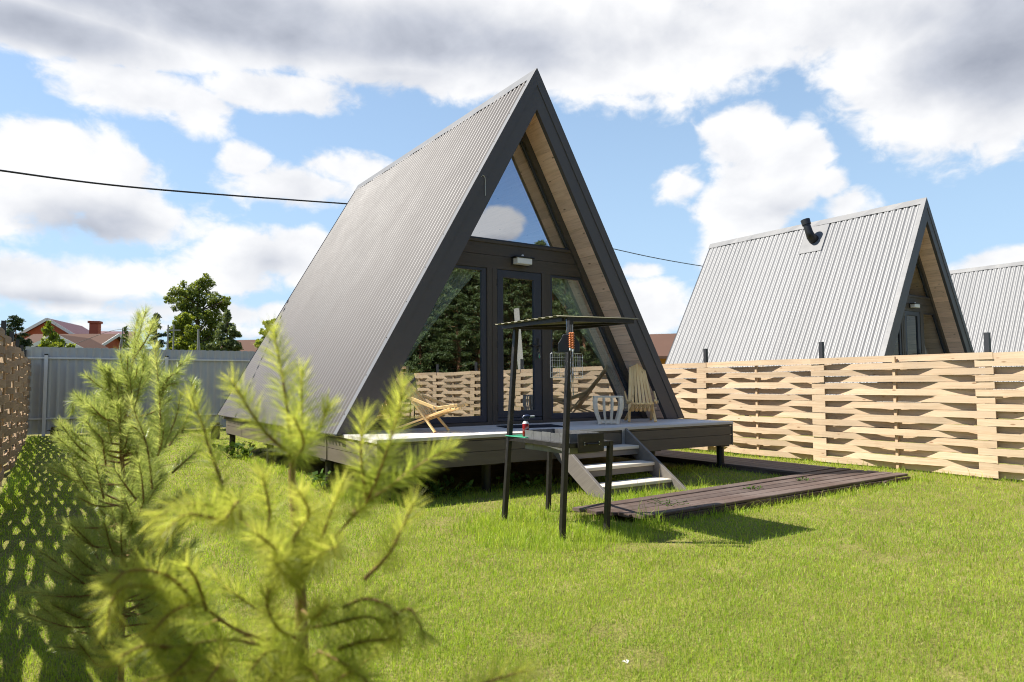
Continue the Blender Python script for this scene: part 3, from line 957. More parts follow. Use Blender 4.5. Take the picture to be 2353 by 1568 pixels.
# ------------------------------------------------------------------ grey sheet fence at the back
YB = 14.5
mf = thing('metal_fence', 'grey profiled sheet metal fence across the back of the lot', 'fence')
vs, y = [], 0
xs_ = []
x = -6.55
prof = [(0.0, 0.0), (.10, 0.0), (.12, -.02), (.17, -.02), (.19, 0.0)]
while x < 5.2:
    for fr, h in prof:
        xs_.append((x + fr, h))
    x += .2
hz = [-.02, 2.352]
for z in hz:
    for (xx, h) in xs_:
        vs.append((xx, YB + h, z - (0.012 if z > 1 and h < 0 else 0)))
n = len(xs_)
idx = np.arange(len(vs)).reshape(2, n)
q = np.stack([idx[:-1, :-1], idx[:-1, 1:], idx[1:, 1:], idx[1:, :-1]], -1).reshape(-1, 4)
mesh_obj('sheet', vs, [q], 'fence_metal', mf, rnd=np.full(len(vs), .5))
for z in (2.05, .40):
    r_ = MB(); r_.box(-6.5, YB - .065, z - .022, 5.2, YB - .0255, z + .022); r_.build('rail', 'fence_rail', mf)
for x in (-6.08, -3.13, -.2, 2.7):
    p = MB(); p.beam((x, YB - .11, -.3), (x, YB - .11, 2.12), .082, .082); po = p.build('fence_post', 'fence_rail', mf)
    p = MB(); p.beam((x, YB - .11, 2.1205), (x, YB - .11, 2.155), .09, .09); p.build('post_cap', 'plastic_black', po)

# two capped pipes in the lawn
for (x, y, hh, r_, lab) in ((-5.82, 11.3, .34, .13, 'black capped pipe standing in the lawn before the grey fence'), (-2.48, 10.4, .36, .13, 'black capped pipe standing in the lawn beside the rear corner of the cabin')):
    m_ = MB()
    m_.lathe([(r_ * .75, GZ - .1), (r_ * .85, GZ + hh * .75), (r_ * .9, GZ + hh * .86), (r_ * 1.35, GZ + hh * .88), (r_ * 1.4, GZ + hh * .93), (r_ * .8, GZ + hh * .96), (r_ * .75, GZ + hh * 1.15), (0.02, GZ + hh * 1.16)], 0, 0, 18)
    o = m_.build('drain_pipe', 'plastic_black', smooth=True); o.location = (x, y, 0)
    tag(o, lab, 'pipe', 'capped pipes in the lawn')

# ------------------------------------------------------------------ chairs, planter, mat on the deck
def make_chair(label, loc, rotz, hgt=.84, mirrored=1):
    """stick chair: forward is +x"""
    c = thing('stick_chair', label, 'chair', loc, rotz, 'wooden stick chairs on the deck')
    piv = Vector((.17, 0, .215))
    nb = 7
    bk = MB()
    for k in range(nb):
        f = (k - (nb - 1) / 2)
        yb_, yt = f * .066, f * .036
        top = Vector((-.34, yt, hgt - .02 * abs(f)))
        d = (piv - top).normalized()
        end = piv + Vector((0, yb_, 0)) + Vector((d.x, 0, d.z)) * .06
        if abs(f) > 2.5:
            end = Vector((.385, yb_ * 1.02, .012))
        bk.beam(top, end, .042, .024, (.7, 0, .7), .003)
    bk.build('back_slats', 'chair_wood', c)
    se = MB()
    for k in range(nb - 1):
        f = (k - (nb - 2) / 2)
        yb_, yt = f * .066, f * .056
        front = Vector((.64 - .012 * f * f, yt, .300))
        rear = piv + Vector((-.10, yb_, -.035))
        if abs(f) > 2.2:
            rear = Vector((-.26, yb_ * 1.25, .012))
        se.beam(rear, front, .042, .024, (-.3, 0, .95), .003)
    se.build('seat_slats', 'chair_wood', c)
    ar = MB()
    for s in (-1, 1):
        ar.beam((-.02, s * .235, .46), (.40, s * .225, .31), .022, .040, (0, 0, 1), .004)
        ar.beam((.36, s * .215, .30), (.67, s * .165, .345), .022, .036, (0, 0, 1), .004)
    ar.build('arm_rest', 'chair_wood', c)
    rp = MB()
    rp.tube([(.17, -.25, .215), (.17, .25, .215)], .008, 8)
    rp.tube([(-.37, -.14, hgt - .03), (-.37, .14, hgt - .03)], .006, 8)
    for s in (-1, 1):
        for k in range(3):
            rp.tube([(.385, s * .205, .29 + .012 * k), (.40, s * .245, .295 + .012 * k), (.385, s * .248, .315 + .008 * k)], .006, 6)
        rp.tube([(.63, s * .150, .33), (.64, s * .190, .345), (.63, s * .188, .37)], .006, 6)
    rp.build('rope', 'rope', c)
    return c


make_chair('reclined wooden stick chair on the sunlit left end of the deck', (-2.03, -.09, DZ), math.atan2(-.8, .6), .90)
make_chair('wooden stick chair with fanned slats beside the white planter', (1.90, -.13, DZ), math.atan2(-.78, -.62), .92)

pt = thing('slatted_planter', 'barrel shaped whitewashed slatted planter beside the stick chair', 'planter', (1.0, -.39, DZ), math.atan2(-.63, .78))
tp = MB()
s_ = .215
for a, b_ in (((-s_, -s_ + .02), (s_, -s_ + .02)), ((-s_, s_ - .02), (s_, s_ - .02))):
    tp.beam((*a, .405), (*b_, .405), .04, .022, bev=.003)
for a, b_ in (((-s_ + .02, -s_ + .041), (-s_ + .02, s_ - .041)), ((s_ - .02, -s_ + .041), (s_ - .02, s_ - .041))):
    tp.beam((*a, .405), (*b_, .405), .04, .022, bev=.003)
tp.build('top_frame', 'planter_paint', pt)
bt = MB()
for a, b_ in (((-.15, -.14), (.15, -.14)), ((-.15, .14), (.15, .14)), ((-.14, -.12), (-.14, .12)), ((.14, -.12), (.14, .12))):
    bt.beam((*a, .035), (*b_, .035), .022, .045, bev=.003)
bt.box(-.125, -.125, .012, .125, .125, .030)
bt.build('base_frame', 'planter_paint', pt)
sl = MB()
for side in range(4):
    ca, sa = math.cos(side * math.pi / 2), math.sin(side * math.pi / 2)
    for k, off in enumerate((-.86, -.28, .28, .86)):
        pts = []
        for i in range(13):
            t = i / 12
            z = .005 + t * .388
            bul = .158 + .048 * math.sin(math.pi * min(1, t * .92 + .02)) ** 1.0 * (1 if t < .62 else 1) + .030 * t
            bul = .150 + .058 * (3 * t * t - 2 * t ** 3) + .022 * math.sin(math.pi * t) * (1 if t > .4 else t / .4)
            xx, yy = off * bul, -bul
            pts.append((xx * ca - yy * sa, xx * sa + yy * ca, z))
        outn = (math.sin(side * math.pi / 2), -math.cos(side * math.pi / 2), 0)
        wd = .046 if abs(off) > .5 else .024
        sl.strip(pts, wd, .016, outn)
sl.build('slats', 'planter_paint', pt)

mt = MB(); mt.box(-.42, -.26, 0, .42, .26, .012)
o = mt.build('doormat', 'mat_dark', bevel=.003); o.location = (-.30, -.22, DZ + .001); o.rotation_euler = (0, 0, rad(-14))
tag(o, 'flat dark doormat on the deck in front of the door', 'doormat')

# keys hanging in the door
ky = thing('key_bunch', 'bunch of keys hanging in the lock of the glass door', 'keys', (.334, YF - .02, 1.80))
k1 = MB()
ringp = [(.0 + .022 * math.sin(a), -.012, -.045 + .022 * math.cos(a)) for a in np.linspace(0, 2 * math.pi, 13)]
k1.tube(ringp, .0025, 5, cap=False); k1.beam((0, .006, -.006), (0, -.02, -.006), .012, .024)
k1.build('key_ring', 'skewer_steel', ky)
for k, (dx, dz, mn) in enumerate(((-.018, -.09, 'skewer_steel'), (.004, -.10, 'plastic_green'), (.022, -.088, 'skewer_steel'))):
    k1 = MB(); k1.beam((dx * .4, -.014 - .003 * k, -.062), (dx, -.016 - .003 * k, dz - .03), .014, .004, (0, 1, 0)); k1.build('key', mn, ky)

# ------------------------------------------------------------------ barbecue stand
BQ = np.array([-.3155, -.4366, .0678]); BS = .9468
bb = thing('barbecue_stand', 'black steel barbecue stand under a corrugated canopy at the end of the boardwalk', 'barbecue', tuple(BQ))
bb.scale = (BS,) * 3
FLb, FLt = Vector((-2.095, -3.24, GZ - .1)), Vector((-1.974, -3.24, 1.852))
BLb, BLt = Vector((-2.035, -2.20, GZ - .1)), Vector((-1.875, -2.20, 1.852))
FRb, FRt = Vector((-1.580, -3.25, GZ - .1)), Vector((-1.515, -3.25, .735))
BRb, BRt = Vector((-1.325, -2.0, GZ - .1)), Vector((-1.30, -2.02, .735))
for a, b_ in ((FLb, FLt), (BLb, BLt), (FRb, FRt), (BRb, BRt)):
    p = MB(); p.beam(a, b_, .048, .048, (0, 1, 0), .004); p.build('leg', 'black_steel', bb)


def on_post(a, b_, z):
    t = (z - a.z) / (b_.z - a.z); return a.lerp(b_, t)


fr = MB()
z = .712
c1, c2, c3, c4 = on_post(BLb, BLt, z), on_post(FLb, FLt, z), on_post(FRb, FRt, z), on_post(BRb, BRt, z)
for a, b_ in ((c1, c2), (c2, c3), (c3, c4), (c4, c1)):
    d = (b_ - a).normalized() * .026
    fr.beam(a + d, b_ - d, .040, .045, bev=.003)
fr.build('shelf_frame', 'black_steel', bb)
fx = MB()
x0, x1, y0, y1, z0, z1 = -1.955, -1.60, -3.19, -2.47, .625, .812
fx.box(x0, y0, z0, x1, y1, z0 + .006)
nb = 5
for k in range(nb):
    ya, yb = y0 + (y1 - y0) * k / nb, y0 + (y1 - y0) * (k + 1) / nb - .005
    fx.box(x0 - .003, ya, z0 + .0065, x0 + .002, yb, z1 - .004 * (k % 2))
fx.box(x1 - .002, y0, z0 + .0065, x1 + .003, y1, z1)
fx.box(x0 + .003, y1 - .005, z0 + .0065, x1 - .003, y1, z1)
fx.box(x0 + .003, y0, z0 + .0065, x1 - .003, y0 + .005, z1)
fbx = fx.build('firebox', 'grey_steel', bb)
dr = MB(); dr.box(-1.93, -3.286, .645, -1.625, -3.274, .815, .003)
dro = dr.build('ash_drawer', 'black_steel', bb)
dh = MB(); dh.tube([(-1.845, -3.287, .722), (-1.845, -3.312, .722), (-1.700, -3.312, .722), (-1.700, -3.287, .722)], .007, 8); dh.build('handle', 'black_steel', dro)
for x in (-1.86, -1.685):
    for zz in (.714, .734):
        dh = MB(); dh.tube([(x, -3.286, zz), (x, -3.294, zz)], .006, 8); dh.build('bolt', 'galvanised', dro)
# canopy
xa, xb, ya, yb = -2.06, -1.02, -3.19, -2.06
cs = []
x_list = []
n = 0
y = ya
prof = [(0.0, 0.0), (.30, 0.0), (.42, .012), (.80, .012), (.92, 0.0)]
while y < yb:
    for fr_, h in prof:
        if y + fr_ * .118 <= yb:
            cs.append((y + fr_ * .118, h))
    y += .118
vs = [(x, yy, 1.897 + h + (x - xa) * .022) for x in (xa, xb) for yy, h in cs]
n = len(cs)
idx = np.arange(2 * n).reshape(2, n)
q = np.stack([idx[:-1, :-1], idx[1:, :-1], idx[1:, 1:], idx[:-1, 1:]], -1).reshape(-1, 4)
cn = mesh_obj('canopy', vs, [q], 'canopy_sheet', bb, rnd=np.full(len(vs), .5))
md = cn.modifiers.new('thick', 'SOLIDIFY'); md.thickness = .002
cf = MB()
cz = 1.872
for a, b_ in (((-1.985, -3.15), (-1.985, -2.12)), ((-1.10, -3.15), (-1.10, -2.12)), ((-1.96, -3.165), (-1.12, -3.165)), ((-1.96, -2.115), (-1.12, -2.115))):
    cf.beam((a[0], a[1], cz + (a[0] - xa) * .022), (b_[0], b_[1], cz + (b_[0] - xa) * .022), .035, .035)
cf.beam((-1.975, -2.14, cz - .004), (-1.12, -3.14, cz + .012), .025, .020)
cf.build('canopy_frame', 'black_steel', bb)

# things on and hanging from the stand
gb = MB(); gb.box(-.10, -.17, 0, .10, .17, .008)
o = gb.build('cutting_board', 'plastic_green', bevel=.002); o.scale = (BS,) * 3; o.location = tuple(np.array([-1.905, -2.36, .7365]) * BS + BQ); o.rotation_euler = (0, 0, rad(3))
tag(o, 'thin green cutting board lying on the barbecue frame under the gas torch', 'cutting board')
gt = thing('gas_torch', 'red gas can with a torch head standing on the green board', 'gas torch', tuple(np.array([-1.925, -2.44, .7455]) * BS + BQ), 0)
gt.scale = (BS,) * 3
m_ = MB(); m_.lathe([(.030, 0), (.0325, .004), (.0325, .128), (.030, .134), (.022, .142), (.020, .150)], 0, 0, 24)
can = m_.build('can', 'can_red', gt, smooth=True)
m_ = MB(); m_.lathe([(.0326, .128), (.031, .135), (.023, .143), (.021, .151), (.017, .153)], 0, 0, 24); m_.build('collar', 'white_paint', can, smooth=True)
hd_ = MB()
rt = Vector(RT)
hd_.tube([Vector((0, 0, .152)), Vector((0, 0, .178))], [.017, .020], 12)
hd_.tube([rt * -.030 + Vector((0, 0, .182)), rt * -.012 + Vector((0, 0, .198)), rt * .02 + Vector((0, 0, .203)), rt * .045 + Vector((0, 0, .200))], [.012, .019, .018, .012], 12)
hd_.tube([rt * .032 + Vector((0, 0, .190)), rt * .036 + Vector((0, 0, .160))], [.008, .005], 8)
hh = hd_.build('torch_head', 'torch_blue', gt, smooth=True)
m_ = MB(); m_.tube([rt * .045 + Vector((0, 0, .200)), rt * .09 + Vector((0, 0, .203))], .010, 12); m_.build('nozzle', 'galvanised', hh, smooth=True)
cu = bpy.data.curves.new('lettering', 'FONT'); cu.body = 'GAS'; cu.size = .032; cu.align_x = 'CENTER'; cu.align_y = 'CENTER'; cu.extrude = .0004
cu.materials.append(MATS['white_paint'])
_t = bpy.data.objects.new('lettering_curve', cu)
_me = bpy.data.meshes.new_from_object(_t); bpy.data.objects.remove(_t)
tx = bpy.data.objects.new('lettering', _me); C.objects.link(tx); tx.parent = can
d2 = Vector((-FW[0], -FW[1], 0)).normalized()
tx.matrix_local = Matrix.Translation(d2 * .0332 + Vector((0, 0, .075))) @ Matrix(((-d2.y, 0, d2.x, 0), (d2.x, 0, d2.y, 0), (0, 1, 0, 0), (0, 0, 0, 1))) @ Matrix.Rotation(rad(38), 4, 'Z')

hang = Vector((-1.965, -3.285, 0))
def hung_board():
    m_ = MB()
    pl = []
    W2, Ht = .098, .160
    prof = [(-W2, 0.0), (-W2, .075), (-W2 + .012, .095), (-.068, .120), (-.058, .148), (-.045, Ht), (.045, Ht), (.058, .148), (.068, .120), (W2 - .012, .095), (W2, .075), (W2, 0.0)]
    m_.prism(prof, -.005, .005)
    o = m_.build('cutting_board', 'board_black', bevel=.002)
    o.scale = (BS,) * 3; o.location = tuple(np.array([-2.040, -3.300, 1.562]) * BS + BQ); o.rotation_euler = (0, 0, rad(-38))
    tag(o, 'black cutting board hanging behind the skewers on the canopy post', 'cutting board')
    return o
hung_board()
for k, (dx, dy, ln) in enumerate(((-.012, -.052, .14), (.016, -.045, .125), (.002, -.070, .15))):
    sk_ = thing('skewer', 'flat steel skewer with ribbed orange wooden handle hanging from the canopy', 'skewer', tuple(np.array([-2.052 + dx, -3.300 + dy, 1.735]) * BS + BQ), 0, 'skewers hanging from the canopy')
    sk_.scale = (BS,) * 3
    h_ = MB()
    prof = [(.004, 0.0)]
    nbead = 7
    for i in range(nbead):
        zc = -ln * (i + .5) / nbead; hf = ln / nbead / 2
        prof += [(.009, zc + hf * .9), (.0145, zc + hf * .35), (.0145, zc - hf * .35), (.009, zc - hf * .9)]
    h_.lathe(prof[::-1], 0, 0, 12); h_.build('handle', 'handle_wood', sk_, smooth=True)
    f_ = MB(); f_.lathe([(.010, -ln - .022), (.011, -ln)], 0, 0, 12); f_.build('ferrule', 'white_paint', sk_, smooth=True)
    b_ = MB()
    tw = []
    for i in range(15):
        t = i / 14
        a = t * 7 + k
        w2 = .0055
        z_ = -ln - .022 - t * (.36 + .02 * k)
        tw.append(((-w2 * math.cos(a), -w2 * math.sin(a), z_), (w2 * math.cos(a), w2 * math.sin(a), z_)))
    for i in range(14):
        b_.quad(tw[i][0], tw[i][1], tw[i + 1][1], tw[i + 1][0])
    b_.tube([(0, 0, .0), (0, 0, .07)], .003, 6)
    b_.build('blade', 'skewer_steel', sk_)
wb = thing('grill_basket', 'hinged wire grill basket hanging on the barbecue stand behind the canopy post', 'grill basket', tuple(np.array([-1.985, -3.195, 1.33]) * BS + BQ), rad(-10))
wb.scale = (BS,) * 3
m_ = MB()
wd, ht = .335, .225
cor = [(-wd / 2, 0, 0), (wd / 2, 0, 0), (wd / 2, 0, ht - .012), (wd / 2 - .012, 0, ht), (-wd / 2 + .012, 0, ht), (-wd / 2, 0, ht - .012), (-wd / 2, 0, 0)]
m_.tube(cor, .0032, 6, cap=False)
m_.build('rim', 'galvanised', wb)
m_ = MB()
for k in range(1, 14):
    x = -wd / 2 + wd * k / 14
    m_.tube([(x, .003, 0), (x, .003, ht)], .0014, 5)
for z in (.045, .10, .155, .185):
    m_.tube([(-wd / 2, .006, z), (wd / 2, .006, z)], .0016, 5)
for k in range(1, 10):
    m_.tube([(-wd / 2 + wd * k / 10, .004, .0), (-wd / 2 + wd * k / 10 + .006, -.02, .008)], .0014, 5)
m_.build('wire_grid', 'galvanised', wb)
m_ = MB(); m_.tube([(0, 0, ht), (.005, .0, .40), (.01, .02, .545)], .003, 6); m_.build('handle', 'galvanised', wb)

# covered barbecue on the other side of the lawn, mirrored in the left window
cb = thing('covered_barbecue', 'barbecue under a black tarpaulin mirrored in the left window', 'barbecue', (2.7, -9.6, GZ), rad(10))
m_ = MB()
m_._add([(-.40, -.33, .82), (.40, -.33, .80), (.42, .33, .83), (-.42, .33, .80), (-.36, -.27, 1.45), (.33, -.28, 1.47), (.34, .27, 1.45), (-.35, .28, 1.46), (-.30, -.20, 1.68), (.28, -.2, 1.66), (.28, .2, 1.68), (-.3, .2, 1.66)],
        [(0, 1, 5, 4), (1, 2, 6, 5), (2, 3, 7, 6), (3, 0, 4, 7), (4, 5, 9, 8), (5, 6, 10, 9), (6, 7, 11, 10), (7, 4, 8, 11), (8, 9, 10, 11)])
m_.build('tarpaulin', 'tarp', cb)
for x in (-.3, .3):
    for y in (-.22, .22):
        l_ = MB(); l_.tube([(x, y, -.02), (x, y, .95)], .018, 8); l_.build('leg', 'black_steel', cb)

# ------------------------------------------------------------------ needles, blades, leaves
def frames(d):
    d = d / np.linalg.norm(d, axis=1, keepdims=True)
    ref = np.where(np.abs(d[:, 2:3]) < 0.9, np.array([[0, 0, 1.0]]), np.array([[1.0, 0, 0]]))
    s = np.cross(d, ref); s /= np.linalg.norm(s, axis=1, keepdims=True)
    return d, s, np.cross(s, d)


def needles_on(path, dens, ln, ang, width, tipfrac=1.0, start=0.0, rgen=rng, bright=(0, 1)):
    """needles round a shoot: path (k,3) polyline -> verts, quads, rnd"""
    path = np.asarray(path, float)
    seg = np.linalg.norm(np.diff(path, axis=0), axis=1); cum = np.concatenate([[0], np.cumsum(seg)]); Lt = cum[-1]
    n = max(4, int(dens * Lt * (1 - start)))
    s = Lt * (start + (1 - start) * rgen.random(n) ** 0.9)
    i = np.clip(np.searchsorted(cum, s) - 1, 0, len(seg) - 1)
    t = ((s - cum[i]) / seg[i])[:, None]
    p = path[i] * (1 - t) + path[i + 1] * t
    d = (path[i + 1] - path[i]) / seg[i][:, None]
    d, a, b_ = frames(d)
    phi = rgen.random(n) * 2 * math.pi
    fr = s / Lt
    th = np.radians(ang) * (1.12 - 0.55 * fr ** 3) * rgen.normal(1, .16, n)
    rd = a * np.cos(phi)[:, None] + b_ * np.sin(phi)[:, None]
    nd = d * np.cos(th)[:, None] + rd * np.sin(th)[:, None]
    nd[:, 2] += 0.06
    l = ln * rgen.uniform(.75, 1.1, n) * (1 - .25 * fr ** 6)
    side = np.cross(nd, rgen.normal(size=(n, 3))); side /= np.linalg.norm(side, axis=1, keepdims=True)
    w = width / 2
    bend = np.array([0, 0, -.10]) * l[:, None]
    v0 = p - side * w; v1 = p + side * w
    mid = p + nd * (l * .55)[:, None]
    v2 = mid + side * w; v3 = mid - side * w
    tip = p + nd * l[:, None] + bend * .5
    v4 = tip
    V = np.stack([v0, v1, v2, v3, v4], 1).reshape(-1, 3)
    base = np.arange(n)[:, None] * 5
    Q = base + np.array([[0, 1, 2, 3]]); T = base + np.array([[3, 2, 4]])
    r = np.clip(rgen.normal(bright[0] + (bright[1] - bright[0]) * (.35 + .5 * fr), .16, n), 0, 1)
    R = np.repeat(r, 5)
    return V, Q, T, R


def curve(pts, n=8):
    """smooth polyline through points (Catmull-Rom)"""
    P = np.asarray(pts, float)
    if len(P) == 2:
        return P[0] + (P[1] - P[0]) * np.linspace(0, 1, n)[:, None]
    P = np.vstack([2 * P[0] - P[1], P, 2 * P[-1] - P[-2]])
    out = []
    for i in range(1, len(P) - 2):
        for t in np.linspace(0, 1, n, endpoint=False):
            a, b_, c_, d_ = P[i - 1], P[i], P[i + 1], P[i + 2]
            out.append(.5 * ((2 * b_) + (-a + c_) * t + (2 * a - 5 * b_ + 4 * c_ - d_) * t * t + (-a + 3 * b_ - 3 * c_ + d_) * t ** 3))
    out.append(P[-2])
    return np.array(out)


class Pine:
    def __init__(self, dens, ln, ang, width):
        self.V, self.Q, self.T, self.R, self.n = [], [], [], [], 0
        self.wood = MB(); self.par = (dens, ln, ang, width)

    def shoot(self, pts, r0=.004, r1=.002, start=0.0, dens=1.0, ln=1.0, bright=(0, 1), bare=False):
        P = curve(pts, 6)
        self.wood.tube(P, list(np.linspace(r0, r1, len(P))), 6)
        if bare:
            return
        V, Q, T, R = needles_on(P, self.par[0] * dens, self.par[1] * ln, self.par[2], self.par[3], start=start, bright=bright)
        self.V.append(V); self.Q.append(Q + self.n); self.T.append(T + self.n); self.R.append(R); self.n += len(V)

    def build(self, root, nmat, wmat):
        mesh_obj('needles', np.concatenate(self.V), [np.concatenate(self.Q), np.concatenate(self.T)], nmat, root, rnd=np.concatenate(self.R))
        self.wood.build('branches', wmat, root, smooth=True)


# near pine: px positions on the photograph give direction, depth gives the place
near = thing('young_pine', 'big out of focus yellow-green young pine closest to the camera', 'pine tree', (0, 0, 0), 0, 'young pines on the lawn')
pn = Pine(1950, .060, 54, .00115)
D0 = 1.42
z6 = lambda x, y, d: at((200 + x / 1.0247) * .57446, (1200 + y / 1.0247) * .57446, d)
base = at(693, 2150, D0); base[2] = GZ - .05
trunk = [base, at(693, 1560, D0), z6(1030, 1310, D0), z6(1025, 1160, D0), z6(1010, 960, D0 + .02), z6(992, 740, D0 + .03), z6(998, 650, D0 + .03)]
pn.wood.tube(curve(trunk, 6), list(np.linspace(.016, .006, len(curve(trunk, 6)))), 9)
SH = [  # (start with needles, brightness, points)
    (0, (0.2, 1), [(998, 650, 1.45), (975, 480, 1.45), (950, 300, 1.44), (915, 125, 1.44)]),
    (0, (0.2, 1), [(995, 640, 1.45), (900, 560, 1.42), (830, 470, 1.41), (745, 330, 1.38)]),
    (0, (0.1, 1), [(1000, 640, 1.45), (1030, 480, 1.50), (1030, 290, 1.52)]),
    (0, (0.1, 1), [(1005, 640, 1.45), (1090, 560, 1.50), (1140, 430, 1.53)]),
    (0, (0.1, 1), [(990, 660, 1.45), (1040, 590, 1.36), (1000, 480, 1.30)]),
    (0.7, (0.1, .9), [(1020, 1150, 1.42), (1110, 1050, 1.40), (1200, 935, 1.38), (1300, 830, 1.36)]),
    (0, (0.3, 1), [(1300, 830, 1.36), (1275, 640, 1.35), (1285, 480, 1.34)]),
    (0, (0.3, 1), [(1300, 830, 1.36), (1345, 720, 1.33), (1405, 540, 1.31), (1450, 350, 1.29)]),
    (0, (0.1, .9), [(1300, 830, 1.36), (1420, 745, 1.38), (1540, 660, 1.40), (1645, 610, 1.42)]),
    (0, (0.1, .9), [(1240, 880, 1.37), (1300, 780, 1.46), (1330, 700, 1.5)]),
    (0.1, (0.3, 1), [(1290, 1145, 1.28), (1390, 1040, 1.26), (1440, 940, 1.25), (1490, 835, 1.24)]),
    (0, (0.2, 1), [(705, 755, 1.52), (660, 630, 1.52), (620, 500, 1.52), (575, 400, 1.52)]),
    (0.2, (0, .8), [(950, 1110, 1.42), (850, 960, 1.46), (750, 870, 1.5), (700, 755, 1.52)]),
    (0, (0.5, 1), [(745, 880, 1.34), (640, 840, 1.30), (520, 845, 1.27), (425, 900, 1.25)]),
    (0, (0.4, 1), [(760, 890, 1.34), (700, 900, 1.28), (560, 880, 1.22), (460, 960, 1.20)]),
    (0, (0.5, 1), [(780, 900, 1.36), (770, 830, 1.30), (720, 900, 1.26)]),
    (0, (0.4, 1), [(870, 1010, 1.40), (900, 880, 1.34), (870, 720, 1.30)]),
    (0, (0.5, 1), [(1010, 1100, 1.40), (1000, 980, 1.30), (1060, 880, 1.24), (1020, 780, 1.20)]),
    (0, (0.4, 1), [(1020, 1130, 1.40), (960, 1060, 1.28), (900, 1000, 1.20), (850, 960, 1.16)]),
    (0, (0.5, 1), [(1030, 1120, 1.40), (1100, 1000, 1.30), (1130, 930, 1.26), (1190, 760, 1.24)]),
    (0, (0.4, 1), [(1020, 1180, 1.40), (950, 1110, 1.25), (930, 1080, 1.15)]),
    (0, (0.4, 1), [(1040, 1110, 1.40), (1120, 1040, 1.24), (1180, 1010, 1.16)]),
    (0.3, (0, .7), [(1020, 1150, 1.42), (900, 1060, 1.55), (800, 980, 1.62), (760, 900, 1.66)]),
    (0.55, (0, .8), [(1020, 1420, 1.42), (780, 1360, 1.38), (600, 1240, 1.34), (430, 1180, 1.31)]),
    (0, (0.4, 1), [(600, 1240, 1.34), (480, 1130, 1.28), (330, 1110, 1.22), (240, 1170, 1.18)]),
    (0, (0.5, 1), [(430, 1180, 1.31), (320, 1170, 1.26), (255, 1230, 1.22), (235, 1350, 1.20)]),
    (0, (0.3, 1), [(600, 1240, 1.34), (500, 1280, 1.26), (420, 1360, 1.2)]),
    (0, (0.3, 1), [(640, 1270, 1.34), (600, 1150, 1.30), (560, 1090, 1.28)]),
    (0, (0.2, .9), [(700, 1310, 1.36), (620, 1330, 1.42), (520, 1300, 1.48)]),
    (0.5, (0, .8), [(1010, 1470, 1.42), (760, 1395, 1.36), (500, 1425, 1.30), (360, 1440, 1.27)]),
    (0, (0.4, 1), [(500, 1425, 1.30), (380, 1420, 1.24), (240, 1490, 1.20)]),
    (0, (0.3, 1), [(600, 1410, 1.32), (560, 1480, 1.26), (480, 1560, 1.22)]),
    (0, (0.4, 1), [(700, 1400, 1.34), (700, 1480, 1.24), (640, 1570, 1.18)]),
    (0.25, (0, .8), [(1030, 1350, 1.42), (1150, 1330, 1.38), (1290, 1300, 1.34), (1400, 1330, 1.32)]),
    (0, (0.2, .8), [(1200, 1260, 1.36), (1300, 1225, 1.33), (1400, 1270, 1.31), (1440, 1390, 1.30)]),
    (0, (0.2, .8), [(1400, 1300, 1.32), (1480, 1270, 1.30), (1540, 1390, 1.29)]),
    (0, (0.2, .9), [(1180, 1430, 1.38), (1290, 1400, 1.32), (1400, 1390, 1.28)]),
    (0, (0.2, .9), [(1100, 1440, 1.40), (1220, 1500, 1.36), (1330, 1590, 1.33)]),
    (0, (0.3, 1), [(1030, 1400, 1.42), (930, 1340, 1.32), (890, 1250, 1.26), (900, 1180, 1.24)]),
    (0, (0.2, .9), [(1000, 1460, 1.42), (900, 1440, 1.30), (820, 1520, 1.22)]),
    (0, (0.4, 1), [(1010, 1500, 1.42), (930, 1520, 1.28), (840, 1640, 1.18)]),
    (0, (0.4, 1), [(1020, 1500, 1.42), (960, 1560, 1.26), (940, 1680, 1.16)]),
    (0, (0.4, 1), [(1030, 1500, 1.42), (1090, 1540, 1.30), (1110, 1660, 1.22)]),
    (0, (0.2, .9), [(700, 1500, 1.34), (560, 1530, 1.28), (400, 1560, 1.24), (280, 1640, 1.20)]),
    (0, (0.3, 1), [(760, 1560, 1.34), (620, 1600, 1.28), (480, 1700, 1.24)]),
    (0, (0.4, 1), [(1650, 1680, 1.30), (1720, 1600, 1.28), (1860, 1545, 1.26), (1965, 1520, 1.25)]),
    (0, (0.3, 1), [(1150, 1640, 1.40), (1180, 1560, 1.36), (1240, 1520, 1.34)]),
]
for (st_, br_, pts) in SH:
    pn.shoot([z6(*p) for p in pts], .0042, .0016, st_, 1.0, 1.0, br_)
pn.shoot([at(693, 1650, 1.42), z6(1400, 1720, 1.36), z6(1650, 1680, 1.30)], .005, .004, bare=True)
# more twigs low in the crown, all round the stem
for k in range(8):
    h = rng.uniform(1150, 1800); a = rng.uniform(0, 2 * math.pi); l = rng.uniform(.16, .36)
    p = z6(1030, h, D0)
    if p[2] < .1:
        continue
    e = p + np.array([math.cos(a) * l, math.sin(a) * l, rng.uniform(-.05, .10)])
    mid = (p + e) / 2 + np.array([0, 0, -.02])
    pn.shoot([p, mid, e], .004, .0016, .3, .9, 1.0, (0.25, 1.0))
for k in range(5):
    h = rng.uniform(.15, .62); a = rng.uniform(0, 2 * math.pi); l = rng.uniform(.2, .5)
    p = np.array([trunk[1][0], trunk[1][1], h])
    e = p + np.array([math.cos(a) * l, math.sin(a) * l, rng.uniform(-.02, .12)])
    pn.shoot([p, (p + e) / 2 + np.array([0, 0, -.03]), e], .004, .0016,    .3, .8, 1.0, (0.25, .95))
pn.build(near, 'needle_near', 'twig_pine')

